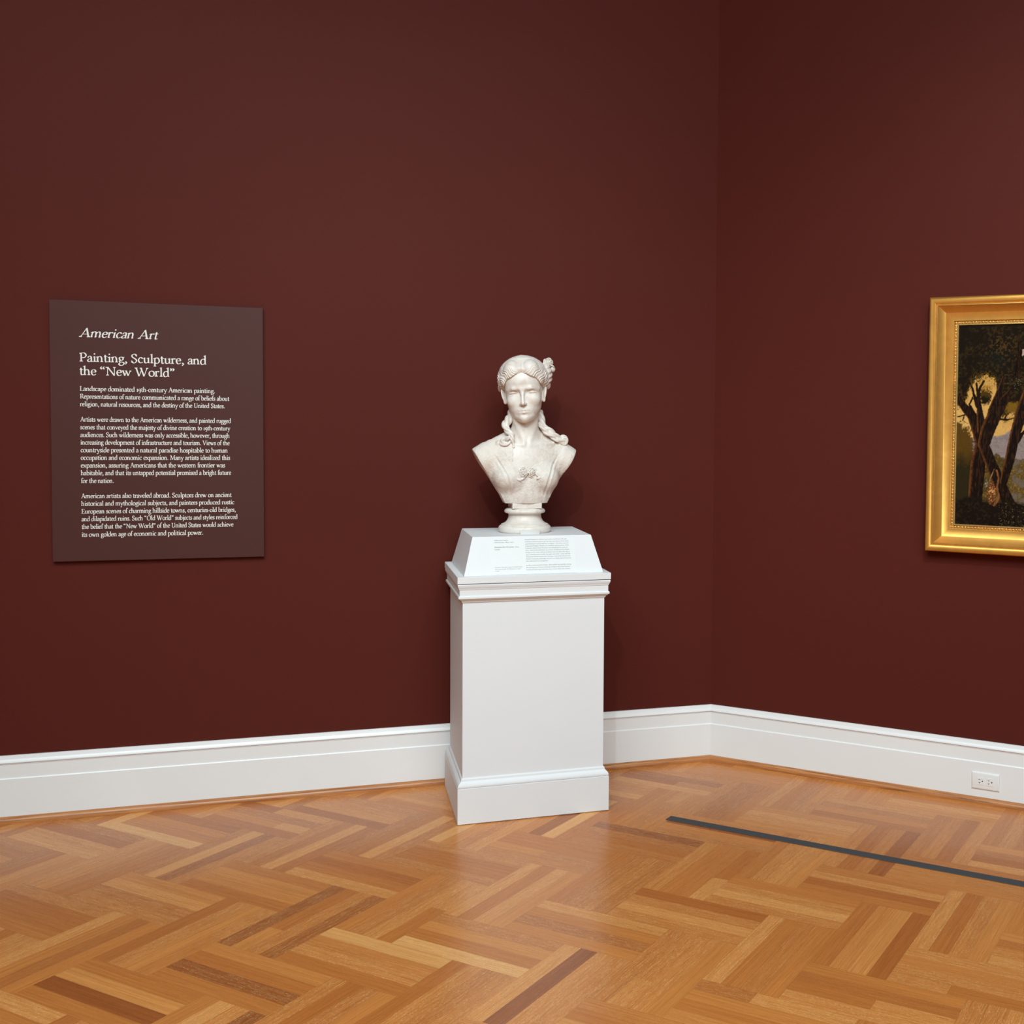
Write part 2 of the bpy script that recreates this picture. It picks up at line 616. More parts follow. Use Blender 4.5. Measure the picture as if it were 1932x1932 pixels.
ris = empty('display_riser', (PX, PY, 0.9330))
tag(ris, 'white slope-sided riser on a flat slab, resting on top of the pedestal under the bust', 'riser')
loft_rect('slab', [(0.0, 0.0), (0.0212, 0.0), (0.0216, 0.0006), (0.0216, 0.0246), (0.0208, 0.0254)], m_ped, ris)
a1x, a1y, a2x, a2y, t2o = 0.2720, 0.2330, 0.2338, 0.1836, 0.0104
RZ1, RZ2 = 0.0254, 0.1707
v = [(-a1x, -a1y, RZ1), (a1x, -a1y, RZ1), (a1x, a1y, RZ1), (-a1x, a1y, RZ1), (-a2x, t2o-a2y, RZ2), (a2x, t2o-a2y, RZ2), (a2x, t2o+a2y, RZ2), (-a2x, t2o+a2y, RZ2)]
bm = bmesh.new()
bv = [bm.verts.new(p) for p in v]
for q in box_vf(0, 1, 0, 1, 0, 1)[1]:
    bm.faces.new([bv[i] for i in q])
bmesh.ops.bevel(bm, geom=[e for e in bm.edges], offset=0.0012, segments=2, affect='EDGES')
me = bpy.data.meshes.new('sloped_block')
bm.to_mesh(me)
bm.free()
o = bpy.data.objects.new('sloped_block', me)
C.objects.link(o)
me.materials.append(m_ped)
o.parent = ris
TOPZ = 0.9330+RZ2

# ------------------------------------------------------------------ lettering drawn with a broad pen (old-style serif)
STEM, THIN, NIB = 0.215, 0.098, math.radians(18)


def catmull(P, n=7, closed=False):
    P = [np.array(p, float) for p in P]
    out = []
    m = len(P)
    for i in range(m-1):
        p0 = P[i-1] if i > 0 else (P[-2] if closed else 2*P[0]-P[1])
        p3 = P[i+2] if i+2 < m else (P[1] if closed else 2*P[-1]-P[-2])
        p1, p2 = P[i], P[i+1]
        for k in range(n):
            t = k/n
            out.append(0.5*((2*p1)+(-p0+p2)*t+(2*p0-5*p1+4*p2-p3)*t*t+(-p0+3*p1-3*p2+p3)*t**3))
    out.append(P[-1])
    return out


def stroke(pts, T=STEM, t=THIN, fixed=None):
    """ribbon polygons whose width follows a slanted broad nib"""
    pts = [np.array(p, float) for p in pts]
    V, F = [], []
    n = len(pts)
    for i in range(n):
        a, b = pts[max(0, i-1)], pts[min(n-1, i+1)]
        d = b-a
        L = np.linalg.norm(d)
        d = d/L if L > 1e-9 else np.array([1.0, 0])
        th = math.atan2(d[1], d[0])
        w = fixed if fixed else math.sqrt((T*math.sin(th-NIB))**2+(t*math.cos(th-NIB))**2)
        nn = np.array([-d[1], d[0]])
        V += [pts[i]+nn*w/2, pts[i]-nn*w/2]
    for i in range(n-1):
        F.append((2*i, 2*i+1, 2*i+3, 2*i+2))
    return V, F


def S(*p):
    return ('s', p)


def L(*p):
    return ('l', p)


def H(*p):
    return ('h', p)          # thin straight


def Fs(x, y, w):
    return ('f', x, y, w)    # foot serif


def Fl(x, y):
    return ('g', x, y)       # flag serif at the top left of a stem


def D(x, y, r):
    return ('d', x, y, r)


CAP, ASC = 1.55, 1.68
GL = {
    'a': (0.86, [S((.14, .76), (.24, .93), (.42, 1.0), (.58, .9), (.63, .65)), L((.63, .68), (.63, .16)), S((.63, .2), (.68, .04), (.84, .07)), S((.63, .62), (.34, .5), (.12, .3), (.14, .08), (.34, .01), (.63, .2)), D(.16, .75, .08)]),
    'b': (1.0, [L((.18, ASC), (.18, .04)), Fl(.18, ASC), S((.18, .75), (.4, 1.0), (.7, .92), (.87, .5), (.72, .1), (.45, 0), (.18, .08))]),
    'c': (0.82, [S((.72, .8), (.55, .99), (.28, .9), (.11, .5), (.26, .1), (.5, .01), (.76, .16)), D(.68, .82, .08)]),
    'd': (1.03, [L((.8, ASC), (.8, .05)), Fl(.8, ASC), L((.8, .05), (.98, .06)), S((.8, .82), (.6, .99), (.3, .92), (.11, .48), (.22, .08), (.45, 0), (.8, .2))]),
    'e': (0.86, [H((.14, .56), (.76, .56)), S((.75, .57), (.68, .88), (.46, 1.0), (.21, .88), (.11, .5), (.25, .1), (.5, .01), (.78, .2))]),
    'f': (0.58, [S((.70, 1.56), (.55, 1.68), (.34, 1.56), (.26, 1.2)), L((.26, 1.25), (.26, 0)), Fs(.28, 0, .24), H((.04, .96), (.55, .96)), D(.67, 1.55, .09)]),
    'g': (0.90, [S((.42, 1.0), (.19, .88), (.16, .62), (.4, .37), (.66, .5), (.68, .85), (.42, 1.0)), H((.6, .92), (.9, .97)), S((.3, .42), (.15, .22), (.3, .08), (.68, .03), (.84, -.2), (.62, -.5), (.28, -.53), (.07, -.32), (.25, -.02))]),
    'h': (1.07, [L((.18, ASC), (.18, 0)), Fl(.18, ASC), Fs(.18, 0, .21), S((.18, .7), (.42, .97), (.66, .95), (.79, .62)), L((.79, .68), (.79, 0)), Fs(.79, 0, .21)]),
    'i': (0.52, [L((.26, .98), (.26, 0)), Fl(.26, .98), Fs(.26, 0, .22), D(.25, 1.42, .125)]),
    'j': (0.5, [L((.3, .98), (.3, -.2)), Fl(.3, .98), S((.3, -.15), (.22, -.45), (.0, -.55)), D(.29, 1.42, .125)]),
    'k': (1.0, [L((.18, ASC), (.18, 0)), Fl(.18, ASC), Fs(.18, 0, .21), H((.2, .45), (.72, .95)), L((.38, .6), (.85, .02)), Fs(.74, .97, .18), Fs(.88, 0, .15)]),
    'l': (0.52, [L((.26, ASC), (.26, 0)), Fl(.26, ASC), Fs(.26, 0, .22)]),
    'm': (1.62, [L((.18, .98), (.18, 0)), Fl(.18, .98), Fs(.18, 0, .2), S((.18, .7), (.42, .97), (.64, .95), (.76, .62)), L((.76, .68), (.76, 0)), Fs(.76, 0, .2), S((.76, .7), (1.0, .97), (1.22, .95), (1.35, .62)), L((1.35, .68), (1.35, 0)), Fs(1.35, 0, .21)]),
    'n': (1.07, [L((.18, .98), (.18, 0)), Fl(.18, .98), Fs(.18, 0, .21), S((.18, .7), (.42, .97), (.66, .95), (.79, .62)), L((.79, .68), (.79, 0)), Fs(.79, 0, .21)]),
    'o': (0.98, [S((.5, 1.0), (.22, .88), (.11, .5), (.22, .12), (.5, 0), (.76, .12), (.87, .5), (.76, .88), (.5, 1.0))]),
    'p': (1.02, [L((.2, .98), (.2, -.58)), Fl(.2, .98), Fs(.2, -.58, .21), S((.2, .75), (.45, 1.0), (.73, .92), (.88, .5), (.75, .1), (.48, 0), (.2, .12))]),
    'q': (1.0, [L((.8, .98), (.8, -.58)), Fs(.8, -.58, .21), S((.8, .82), (.6, .99), (.3, .92), (.11, .48), (.22, .08), (.45, 0), (.8, .2))]),
    'r': (0.72, [L((.2, .98), (.2, 0)), Fl(.2, .98), Fs(.22, 0, .23), S((.2, .66), (.38, .92), (.56, .97), (.64, .9)), D(.6, .87, .09)]),
    's': (0.72, [S((.58, .78), (.5, .95), (.34, 1.0), (.17, .86), (.2, .64), (.5, .42), (.6, .22), (.42, .02), (.22, .02), (.1, .24)), H((.58, .7), (.58, .96)), H((.1, .04), (.1, .28))]),
    't': (0.62, [S((.05, .93), (.17, 1.0), (.27, 1.28)), L((.26, 1.2), (.26, .2)), S((.26, .25), (.31, .04), (.45, .02), (.6, .12)), H((.1, .96), (.58, .96))]),
    'u': (1.05, [L((.2, .98), (.2, .3)), Fl(.2, .98), S((.2, .35), (.28, .06), (.5, .02), (.8, .24)), L((.8, .98), (.8, .05)), Fl(.8, .98), L((.8, .05), (.97, .06))]),
    'v': (0.98, [L((.14, .97), (.5, .02)), H((.5, .02), (.82, .97)), Fs(.14, .97, .19), Fs(.84, .97, .15)]),
    'w': (1.42, [L((.13, .97), (.44, .02)), H((.44, .02), (.72, .9)), L((.62, .97), (.95, .02)), H((.95, .02), (1.26, .97)), Fs(.14, .97, .18), Fs(.62, .97, .14), Fs(1.28, .97, .15)]),
    'x': (0.98, [L((.15, .97), (.8, .02)), H((.16, .02), (.78, .97)), Fs(.16, .97, .18), Fs(.8, .97, .15), Fs(.16, 0, .15), Fs(.82, 0, .18)]),
    'y': (0.96, [L((.14, .97), (.52, .04)), H((.84, .97), (.42, -.3)), S((.44, -.25), (.3, -.55), (.12, -.55)), Fs(.14, .97, .19), Fs(.86, .97, .15), D(.12, -.48, .09)]),
    'z': (0.84, [H((.14, .96), (.72, .96)), L((.72, .96), (.12, .04)), H((.12, .04), (.74, .04)), H((.14, .96), (.12, .74)), H((.74, .04), (.77, .28))]),
    'A': (1.42, [H((.2, 0), (.7, CAP+.05)), L((.68, CAP+.05), (1.22, 0)), H((.38, .52), (.98, .52)), Fs(.18, 0, .2), Fs(1.22, 0, .23)]),
    'B': (1.2, [L((.28, CAP), (.28, 0)), Fs(.2, CAP, .2), Fs(.2, 0, .2), S((.28, CAP), (.72, CAP), (.9, 1.2), (.7, .88), (.3, .83)), S((.3, .83), (.8, .82), (1.03, .45), (.8, .06), (.28, 0))]),
    'C': (1.35, [S((1.2, 1.2), (.98, 1.5), (.7, 1.57), (.3, 1.35), (.14, .77), (.3, .2), (.72, -.02), (1.05, .08), (1.24, .34)), H((1.2, 1.14), (1.2, 1.56))]),
    'D': (1.5, [L((.28, CAP), (.28, 0)), Fs(.2, CAP, .2), Fs(.2, 0, .2), S((.28, CAP), (.85, 1.5), (1.25, 1.2), (1.36, .75), (1.2, .3), (.8, .04), (.28, 0))]),
    'E': (1.16, [L((.28, CAP), (.28, 0)), Fs(.2, CAP, .2), Fs(.2, 0, .2), H((.28, CAP-.02), (.98, CAP-.02)), H((.28, .8), (.78, .8)), H((.28, .02), (1.02, .02)), H((.98, CAP), (.99, 1.25)), H((.79, .66), (.79, .95)), H((1.02, .02), (1.08, .33))]),
    'F': (1.06, [L((.28, CAP), (.28, 0)), Fs(.2, CAP, .2), Fs(.28, 0, .26), H((.28, CAP-.02), (.94, CAP-.02)), H((.28, .78), (.76, .78)), H((.94, CAP), (.96, 1.25)), H((.77, .64), (.77, .93))]),
    'G': (1.48, [S((1.2, 1.2), (.98, 1.5), (.7, 1.57), (.3, 1.35), (.14, .77), (.3, .2), (.72, -.02), (1.2, .12)), H((1.2, 1.14), (1.2, 1.56)), L((1.22, .66), (1.22, .08)), Fs(1.22, .68, .22)]),
    'H': (1.6, [L((.3, CAP), (.3, 0)), L((1.28, CAP), (1.28, 0)), H((.3, .8), (1.28, .8)), Fs(.3, CAP, .25), Fs(.3, 0, .25), Fs(1.28, CAP, .25), Fs(1.28, 0, .25)]),
    'I': (0.66, [L((.33, CAP), (.33, 0)), Fs(.33, CAP, .25), Fs(.33, 0, .25)]),
    'J': (0.66, [L((.36, CAP), (.36, .1)), S((.36, .15), (.28, -.25), (.02, -.42)), Fs(.36, CAP, .25)]),
    'K': (1.45, [L((.28, CAP), (.28, 0)), Fs(.28, CAP, .25), Fs(.28, 0, .25), H((.3, .75), (1.08, 1.5)), L((.5, .92), (1.3, .02)), Fs(1.08, CAP, .22), Fs(1.35, 0, .18)]),
    'L': (1.14, [L((.3, CAP), (.3, 0)), Fs(.3, CAP, .25), Fs(.2, 0, .18), H((.3, .02), (1.0, .02)), H((1.0, .02), (1.08, .36))]),
    'M': (1.82, [H((.28, 0), (.34, CAP)), L((.34, CAP), (.9, .05)), H((.9, .05), (1.48, CAP)), L((1.48, CAP), (1.54, 0)), Fs(.26, CAP, .18), Fs(.28, 0, .2), Fs(1.56, CAP, .18), Fs(1.56, 0, .24)]),
    'N': (1.6, [H((.28, 0), (.28, CAP)), L((.28, CAP), (1.32, 0)), H((1.32, 0), (1.32, CAP)), Fs(.22, CAP, .22), Fs(.28, 0, .21), Fs(1.32, CAP, .21)]),
    'O': (1.56, [S((.78, 1.58), (.34, 1.38), (.14, .77), (.34, .17), (.78, -.03), (1.22, .17), (1.42, .77), (1.22, 1.38), (.78, 1.58))]),
    'P': (1.16, [L((.3, CAP), (.3, 0)), Fs(.2, CAP, .18), Fs(.3, 0, .25), S((.28, CAP-.02), (.75, CAP), (1.02, 1.17), (.8, .74), (.42, .7))]),
    'R': (1.32, [L((.3, CAP), (.3, 0)), Fs(.2, CAP, .18), Fs(.3, 0, .24), S((.28, CAP-.02), (.74, CAP), (.98, 1.17), (.78, .82), (.32, .78)), L((.62, .78), (1.2, .04)), H((1.18, .04), (1.34, .02))]),
    'S': (1.04, [S((.84, 1.26), (.7, 1.52), (.46, 1.58), (.2, 1.38), (.22, 1.05), (.7, .68), (.86, .36), (.62, .0), (.32, .0), (.13, .3)), H((.85, 1.14), (.84, 1.55)), H((.13, .02), (.11, .42))]),
    'T': (1.3, [L((.65, CAP), (.65, 0)), Fs(.65, 0, .26), H((.1, CAP-.03), (1.2, CAP-.03)), H((.08, 1.22), (.13, CAP)), H((1.22, 1.22), (1.17, CAP))]),
    'U': (1.52, [L((.32, CAP), (.32, .5)), S((.32, .55), (.42, .12), (.78, -.02), (1.1, .12), (1.22, .55)), H((1.22, .5), (1.22, CAP)), Fs(.32, CAP, .25), Fs(1.22, CAP, .2)]),
    'V': (1.42, [L((.2, CAP), (.72, -.02)), H((.72, -.02), (1.22, CAP)), Fs(.2, CAP, .24), Fs(1.24, CAP, .18)]),
    'W': (2.1, [L((.2, CAP), (.66, -.02)), H((.66, -.02), (1.12, 1.4)), L((.94, CAP), (1.42, -.02)), H((1.42, -.02), (1.9, CAP)), Fs(.2, CAP, .23), Fs(.94, CAP, .18), Fs(1.92, CAP, .18)]),
    '1': (0.62, [L((.31, .98), (.31, 0)), Fl(.31, .98), Fs(.31, 0, .22)]),
    '9': (0.9, [S((.45, 1.0), (.2, .85), (.13, .55), (.3, .25), (.6, .32), (.76, .65), (.65, .92), (.45, 1.0)), S((.76, .65), (.72, .1), (.45, -.4), (.2, -.55))]),
    '0': (0.9, [S((.45, 1.0), (.17, .8), (.12, .5), (.17, .18), (.45, 0), (.72, .18), (.78, .5), (.72, .8), (.45, 1.0))]),
    '2': (0.86, [S((.14, .74), (.3, .98), (.55, .95), (.62, .68), (.4, .35), (.12, .05)), L((.12, .06), (.72, .06))]),
    '3': (0.84, [S((.15, .8), (.35, 1.0), (.6, .85), (.5, .5), (.3, .38)), S((.3, .4), (.65, .25), (.66, -.25), (.35, -.52), (.1, -.4))]),
    '4': (0.9, [L((.6, 1.0), (.6, -.55)), H((.6, 1.0), (.1, .02)), H((.1, .02), (.82, .02))]),
    '5': (0.84, [H((.25, .96), (.7, .96)), H((.25, .96), (.2, .5)), S((.2, .5), (.55, .4), (.68, .0), (.45, -.45), (.1, -.5))]),
    '6': (0.9, [S((.7, 1.55), (.3, 1.2), (.13, .6), (.2, .12), (.45, 0), (.72, .15), (.78, .5), (.6, .85), (.35, .85), (.15, .6))]),
    '7': (0.84, [H((.12, .96), (.74, .96)), L((.74, .96), (.3, -.55))]),
    '8': (0.9, [S((.45, 1.5), (.2, 1.3), (.25, 1.0), (.65, .65), (.75, .3), (.45, 0), (.15, .28), (.25, .65), (.62, .95), (.7, 1.3), (.45, 1.5))]),
    ',': (0.46, [D(.22, .1, .125), S((.3, .12), (.3, -.1), (.12, -.32))]),
    '.': (0.46, [D(.23, .1, .13)]),
    '-': (0.58, [('t', (.08, .46), (.48, .46))]),
    '\u2013': (0.9, [('t', (.05, .46), (.85, .46))]),
    '\u2019': (0.4, [D(.2, 1.5, .12), S((.28, 1.52), (.28, 1.3), (.12, 1.12))]),
    '\u201c': (0.86, [D(.22, 1.2, .12), S((.14, 1.2), (.14, 1.42), (.3, 1.58)), D(.6, 1.2, .12), S((.52, 1.2), (.52, 1.42), (.68, 1.58))]),
    '\u201d': (0.86, [D(.2, 1.46, .12), S((.28, 1.48), (.28, 1.25), (.12, 1.08)), D(.58, 1.46, .12), S((.66, 1.48), (.66, 1.25), (.5, 1.08))]),
    '(': (0.5, [S((.42, 1.7), (.2, 1.2), (.15, .6), (.2, .0), (.42, -.45))]),
    ')': (0.5, [S((.1, 1.7), (.32, 1.2), (.37, .6), (.32, .0), (.1, -.45))]),
    ':': (0.46, [D(.23, .1, .13), D(.23, .8, .13)]),
    ' ': (0.52, []),
}


def glyph(ch, bold=1.0, italic=False):
    adv, st = GL[ch]
    V, F, lev = [], [], []

    def put(vf):
        b = len(V)
        V.extend(vf[0])
        F.extend([tuple(b+i for i in f) for f in vf[1]])
    T, t = STEM*bold, THIN*(0.6+0.4*bold)
    for si, s in enumerate(st):
        lev.append((len(V), si))
        if s[0] == 's':
            put(stroke(catmull(s[1]), T, t))
        elif s[0] == 'l':
            put(stroke(s[1], T, t))
        elif s[0] == 'h':
            put(stroke(s[1], fixed=t*1.05))
        elif s[0] == 't':
            put(stroke(s[1:], fixed=t*1.5))
        elif s[0] == 'f':
            _, x, y, w = s
            if italic and ch.islower():
                if y < 0.1 and y > -0.1:
                    put(stroke(catmull([(x, .14), (x+.05, .02), (x+w*.8, .16)], 4), fixed=t))
                continue
            yy = y+t/2 if y < 0.5 else y-t/2
            sg = 1 if y < 0.5 else -1
            put(([np.array(p) for p in ((x-w, yy-t/2), (x+w, yy-t/2), (x+w, yy+t/2), (x-w, yy+t/2))], [(0, 1, 2, 3)]))
            k = t*0.5*sg
            put(([np.array(p) for p in ((x-w*.8, yy+k), (x+w*.8, yy+k), (x+T*.5, yy+k+.09*sg), (x-T*.5, yy+k+.09*sg))], [(0, 1, 2, 3)]))
        elif s[0] == 'g':
            _, x, y = s
            put(([np.array(p) for p in ((x-T*.5-.15, y-.12), (x-T*.5-.13, y-.17), (x+T*.3, y-.2), (x+T*.5, y+.05))], [(0, 1, 2, 3)]))
        elif s[0] == 'd':
            _, x, y, r = s
            r *= (0.7+0.3*bold)
            put(([np.array((x+r*math.cos(a*math.pi/5), y+r*math.sin(a*math.pi/5))) for a in range(10)], [tuple(range(10))]))
    layer = np.zeros(len(V))
    for k, (i0, si) in enumerate(lev):
        layer[i0:] = si
    return adv, [np.array((p[0], p[1], q)) for p, q in zip(V, layer)], F


def text_mesh(name, lines, frame, mat, parent, lift=0.0004, track=0.0):
    """lines: (text, x0, x1, baseline, xheight, bold, italic) in metres on the face; frame(x, y, h) -> 3D"""
    VV, FF = [], []
    for txt, x0, x1, base, xh, bold, italic in lines:
        pen, parts = 0.0, []
        for ch in txt:
            adv, V, F = glyph(ch, bold, italic)
            if italic and ch.islower():
                adv *= 0.88
                V = [np.array((p[0]*0.88, p[1], p[2])) for p in V]
            parts.append((pen, V, F))
            pen += adv+track
        sx = (x1-x0)/pen
        for gi, (off, V, F) in enumerate(parts):
            b = len(VV)
            for p in V:
                xx = (off+p[0])*sx+(p[1]*xh*0.27 if italic else 0)
                VV.append(frame(x0+xx, base+p[1]*xh, lift+0.00003*p[2]+0.000015*(gi % 2)))
            FF += [tuple(b+i for i in f) for f in F]
    o = link_mesh(name, VV, FF, mat, parent)
    return o


# ------------------------------------------------------------------ introductory text panel on the left wall
SX, SZ, SW_, SH_, SD = -0.9995, 0.9968, 0.7509, 0.9971, 0.0218
sign = empty('text_panel', (SX, W, SZ))
tag(sign, 'maroon text panel with white lettering headed American Art, hung on the left wall', 'wall text panel')
bevel_box('board', 0, SW_, -SD, -0.0005, 0, SH_, m_panel, sign, 0.0012)


def sign_frame(x, y, h):
    return (x, -SD-h, y)


XH = 0.0113
text_mesh('heading', [('American Art', 0.0985, 0.369, 0.8595, 0.0215, 1.0, True)], sign_frame, m_letter, sign)
text_mesh('subheading', [('Painting, Sculpture, and', 0.0985, 0.5437, 0.7662, 0.0210, 1.02, False),
                         ('the \u201cNew World\u201d', 0.0985, 0.4304, 0.7150, 0.0210, 1.02, False)], sign_frame, m_letter, sign)
body = [
    ('Landscape dominated 19th-century American painting.', 0.5735, 0.6545), ('Representations of nature communicated a range of beliefs about', 0.6255, 0.6250),
    ('religion, natural resources, and the destiny of the United States.', 0.6095, 0.5955), ('Artists were drawn to the American wilderness, and painted rugged', 0.6313, 0.5370),
    ('scenes that conveyed the majesty of divine creation to 19th-century', 0.6277, 0.5075), ('audiences. Such wilderness was only accessible, however, through', 0.6258, 0.4780),
    ('increasing development of infrastructure and tourism. Views of the', 0.6256, 0.4490), ('countryside presented a natural paradise hospitable to human', 0.6184, 0.4195),
    ('occupation and economic expansion. Many artists idealized this', 0.6269, 0.3905), ('expansion, assuring Americans that the western frontier was', 0.6085, 0.3608),
    ('habitable, and that its untapped potential promised a bright future', 0.6300, 0.3313), ('for the nation.', 0.2121, 0.3012),
    ('American artists also traveled abroad. Sculptors drew on ancient', 0.6315, 0.2427), ('historical and mythological subjects, and painters produced rustic', 0.6413, 0.2135),
    ('European scenes of charming hillside towns, centuries-old bridges,', 0.6463, 0.1836), ('and dilapidated ruins. Such \u201cOld World\u201d subjects and styles reinforced', 0.6527, 0.1544),
    ('the belief that the \u201cNew World\u201d of the United States would achieve', 0.6373, 0.1244), ('its own golden age of economic and political power.', 0.5270, 0.0940)]
text_mesh('body_text', [(t_, 0.0992, x1, b_, XH, 1.12, False) for t_, x1, b_ in body], sign_frame, m_letter, sign)

# ------------------------------------------------------------------ object label on the sloped face of the riser
lx, ly0, lz0 = PX, PY-a1y, 0.9330+RZ1
sv = np.array([0, (t2o-a2y)+a1y, RZ2-RZ1])
SLH = np.linalg.norm(sv)
sv /= SLH
snv = np.cross([1, 0, 0], sv)


def lab_frame(x, y, h):
    q = np.array([x, 0, 0])+sv*y+snv*h
    return tuple(q)


lab = empty('object_label', (lx, ly0, lz0))
tag(lab, 'white printed label with grey text on the sloped riser front, below the bust', 'label')
vs = [lab_frame(x, y, h) for h in (0.0002, 0.0014) for x, y in ((-0.1645, 0.003), (0.1635, 0.003), (0.1635, 0.1545), (-0.1645, 0.1545))]
link_mesh('card', vs, [(3, 2, 1, 0), (4, 5, 6, 7), (0, 1, 5, 4), (1, 2, 6, 5), (2, 3, 7, 6), (3, 0, 4, 7)], m_label, lab)
lh = 0.0024
left_col = [('Edmonia Lewis,', -0.1508, -0.0972, 0.1395, lh), ('American, 1844\u20131907', -0.1508, -0.0756, 0.1312, lh), ('marble', -0.1517, -0.1307, 0.1023, lh),
            ('Museum Minority Artists Purchase Fund', -0.1537, -0.0485, 0.0309, 0.0020), ('and partial gift of Thomas A. and', -0.1537, -0.0556, 0.0236, 0.0020), ('15:1997', -0.1537, -0.1370, 0.0167, 0.0020)]
right_txt = ['Beautiful features, a delicate lace bodice and flowers, this por-', 'trait bust commemorates both the time and beauty of the sitter,', 'and Edmonia Lewis\u2019s skill as a sculptor. The sitter may be',
             'Antoinette Rutgers Thomas, as a similarly dated portrait of her', 'husband, James Peck Thomas, was completed by Lewis in', '1874. Antoinette had been one of the wealthiest free Black',
             'families in St. Louis, and her husband, who moved to the city in', '1857, amassed great wealth through real estate. Lewis and the', 'Thomases all had mixed-race heritage, Lewis had African and',
             'Native American parentage, and the two likely shared interests', 'that addressed race and gender.']
right_x1 = [.1364, .1420, .1400, .1415, .1360, .1420, .1425, .1450, .1435, .1465, .0555]
right_col = [(t_, -0.0318, x1, 0.1402-i*0.00875, lh) for i, (t_, x1) in enumerate(zip(right_txt, right_x1))]
r2 = ['In 1865 Lewis moved to Rome. She worked successfully among', 'the small group of American female sculptors who found greater', 'success and patronage there than they could in their own country.']
right_col += [(t_, -0.0330, x1, 0.0356-i*0.0087, lh) for i, (t_, x1) in enumerate(zip(r2, (.1447, .1400, .1415)))]
text_mesh('printed_text', [(a, b, c, d, e, 0.95, False) for a, b, c, d, e in left_col+right_col], lab_frame, m_ink, lab, lift=0.0016)
text_mesh('printed_title', [('Portrait of a Woman,', -0.1512, -0.0745, 0.1116, 0.0026, 1.6, False), ('1873', -0.0722, -0.0564, 0.1116, 0.0026, 0.95, False)], lab_frame, m_ink, lab, lift=0.0016)

# ------------------------------------------------------------------ floor strip in front of the painting
strip = empty('floor_strip', rw(0.2042, 0.7597, 0), -A45)
tag(strip, 'charcoal barrier strip stuck flat on the parquet floor in front of the framed painting', 'floor strip')
bevel_box('tape', 0, 3.2, -0.0464, 0, 0.0003, 0.0022, m_tape, strip, 0.0006, 1)

# ------------------------------------------------------------------ wall outlet on the right baseboard
out = empty('electrical_outlet', rw(1.2763, 0.0165, 0.0934), -A45)
tag(out, 'white double electrical outlet set sideways in the right baseboard', 'outlet')


def plate():
    hw, hh = 0.0572, 0.0350
    prof = [(0.0, 0.0004), (0.0, 0.0022), (0.0010, 0.0042), (0.0040, 0.0060), (0.0075, 0.0066)]
    vs = []
    for inset, d in prof:
        a, b = hw-inset, hh-inset
        vs += [(-a, -d, -b), (a, -d, -b), (a, -d, b), (-a, -d, b)]
    fs = [(0, 3, 2, 1)]
    for i in range(len(prof)-1):
        for k in range(4):
            fs.append((4*i+k, 4*i+(k+1) % 4, 4*i+4+(k+1) % 4, 4*i+4+k))
    n = 4*(len(prof)-1)
    fs.append((n, n+1, n+2, n+3))
    return link_mesh('cover_plate', vs, fs, m_plastic, out, smooth=True, angle=30)


plate()
for cxp in (-0.0192, 0.0192):
    rc = bevel_box('socket', cxp-0.0145, cxp+0.0145, -0.0078, -0.006, -0.0165, 0.0165, m_plastic, out, 0.0011, 2)
    vs, fs = [], []
    for (x0, x1, z0, z1) in ((cxp-0.0085, cxp-0.0015, 0.0052, 0.0070), (cxp-0.0085, cxp-0.0015, -0.0072, -0.0052), (cxp-0.0060, cxp-0.0040, -0.0100, -0.0060)):
        v_, f_ = box_vf(x0, x1, -0.0080, -0.0070, z0, z1)
        b = len(vs)
        vs += v_
        fs += [tuple(b+i for i in q) for q in f_]
    link_mesh('slots', vs, fs, m_slot, rc)
    vs = [(cxp+0.0075+0.0027*math.cos(t*math.pi/6), yy, 0.0027*math.sin(t*math.pi/6)) for yy in (-0.0080, -0.0070) for t in range(12)]
    fs = [tuple(range(12)), tuple(range(23, 11, -1))]+[(i, 12+i, 12+(i+1) % 12, (i+1) % 12) for i in range(12)]
    link_mesh('ground_hole', vs, fs, m_slot, rc)

# ------------------------------------------------------------------ gilt frame with landscape painting on the right wall
FU, FZ0, FZ1 = 1.0095, 1.0367, 2.0848
FH = FZ1-FZ0
FWID = 1.36                                  # overall frame width; its right half lies outside the photograph
frm = empty('framed_painting', rw(FU, 0.0, FZ0), -A45)
tag(frm, 'landscape painting of dark trees at sunset in a wide gilt frame, on the right wall', 'painting')
MW = 0.1150


def sweep_frame(name, prof, mat, angle=35, sub=1):
    """prof: (distance from the outer edge, height off the wall)"""
    vs = []
    for s_, h_ in prof:
        vs += [(s_, -h_, s_), (FWID-s_, -h_, s_), (FWID-s_, -h_, FH-s_), (s_, -h_, FH-s_)]
    fs = []
    for i in range(len(prof)-1):
        for k in range(4):
            fs.append((4*i+k, 4*i+(k+1) % 4, 4*i+4+(k+1) % 4, 4*i+4+k))
    return link_mesh(name, vs, fs, mat, frm, smooth=True, angle=angle)


def arc(cx_, cy_, r, a0, a1, n):
    return [(cx_+r*math.cos(math.radians(a0+(a1-a0)*i/n)), cy_+r*math.sin(math.radians(a0+(a1-a0)*i/n))) for i in range(n+1)]


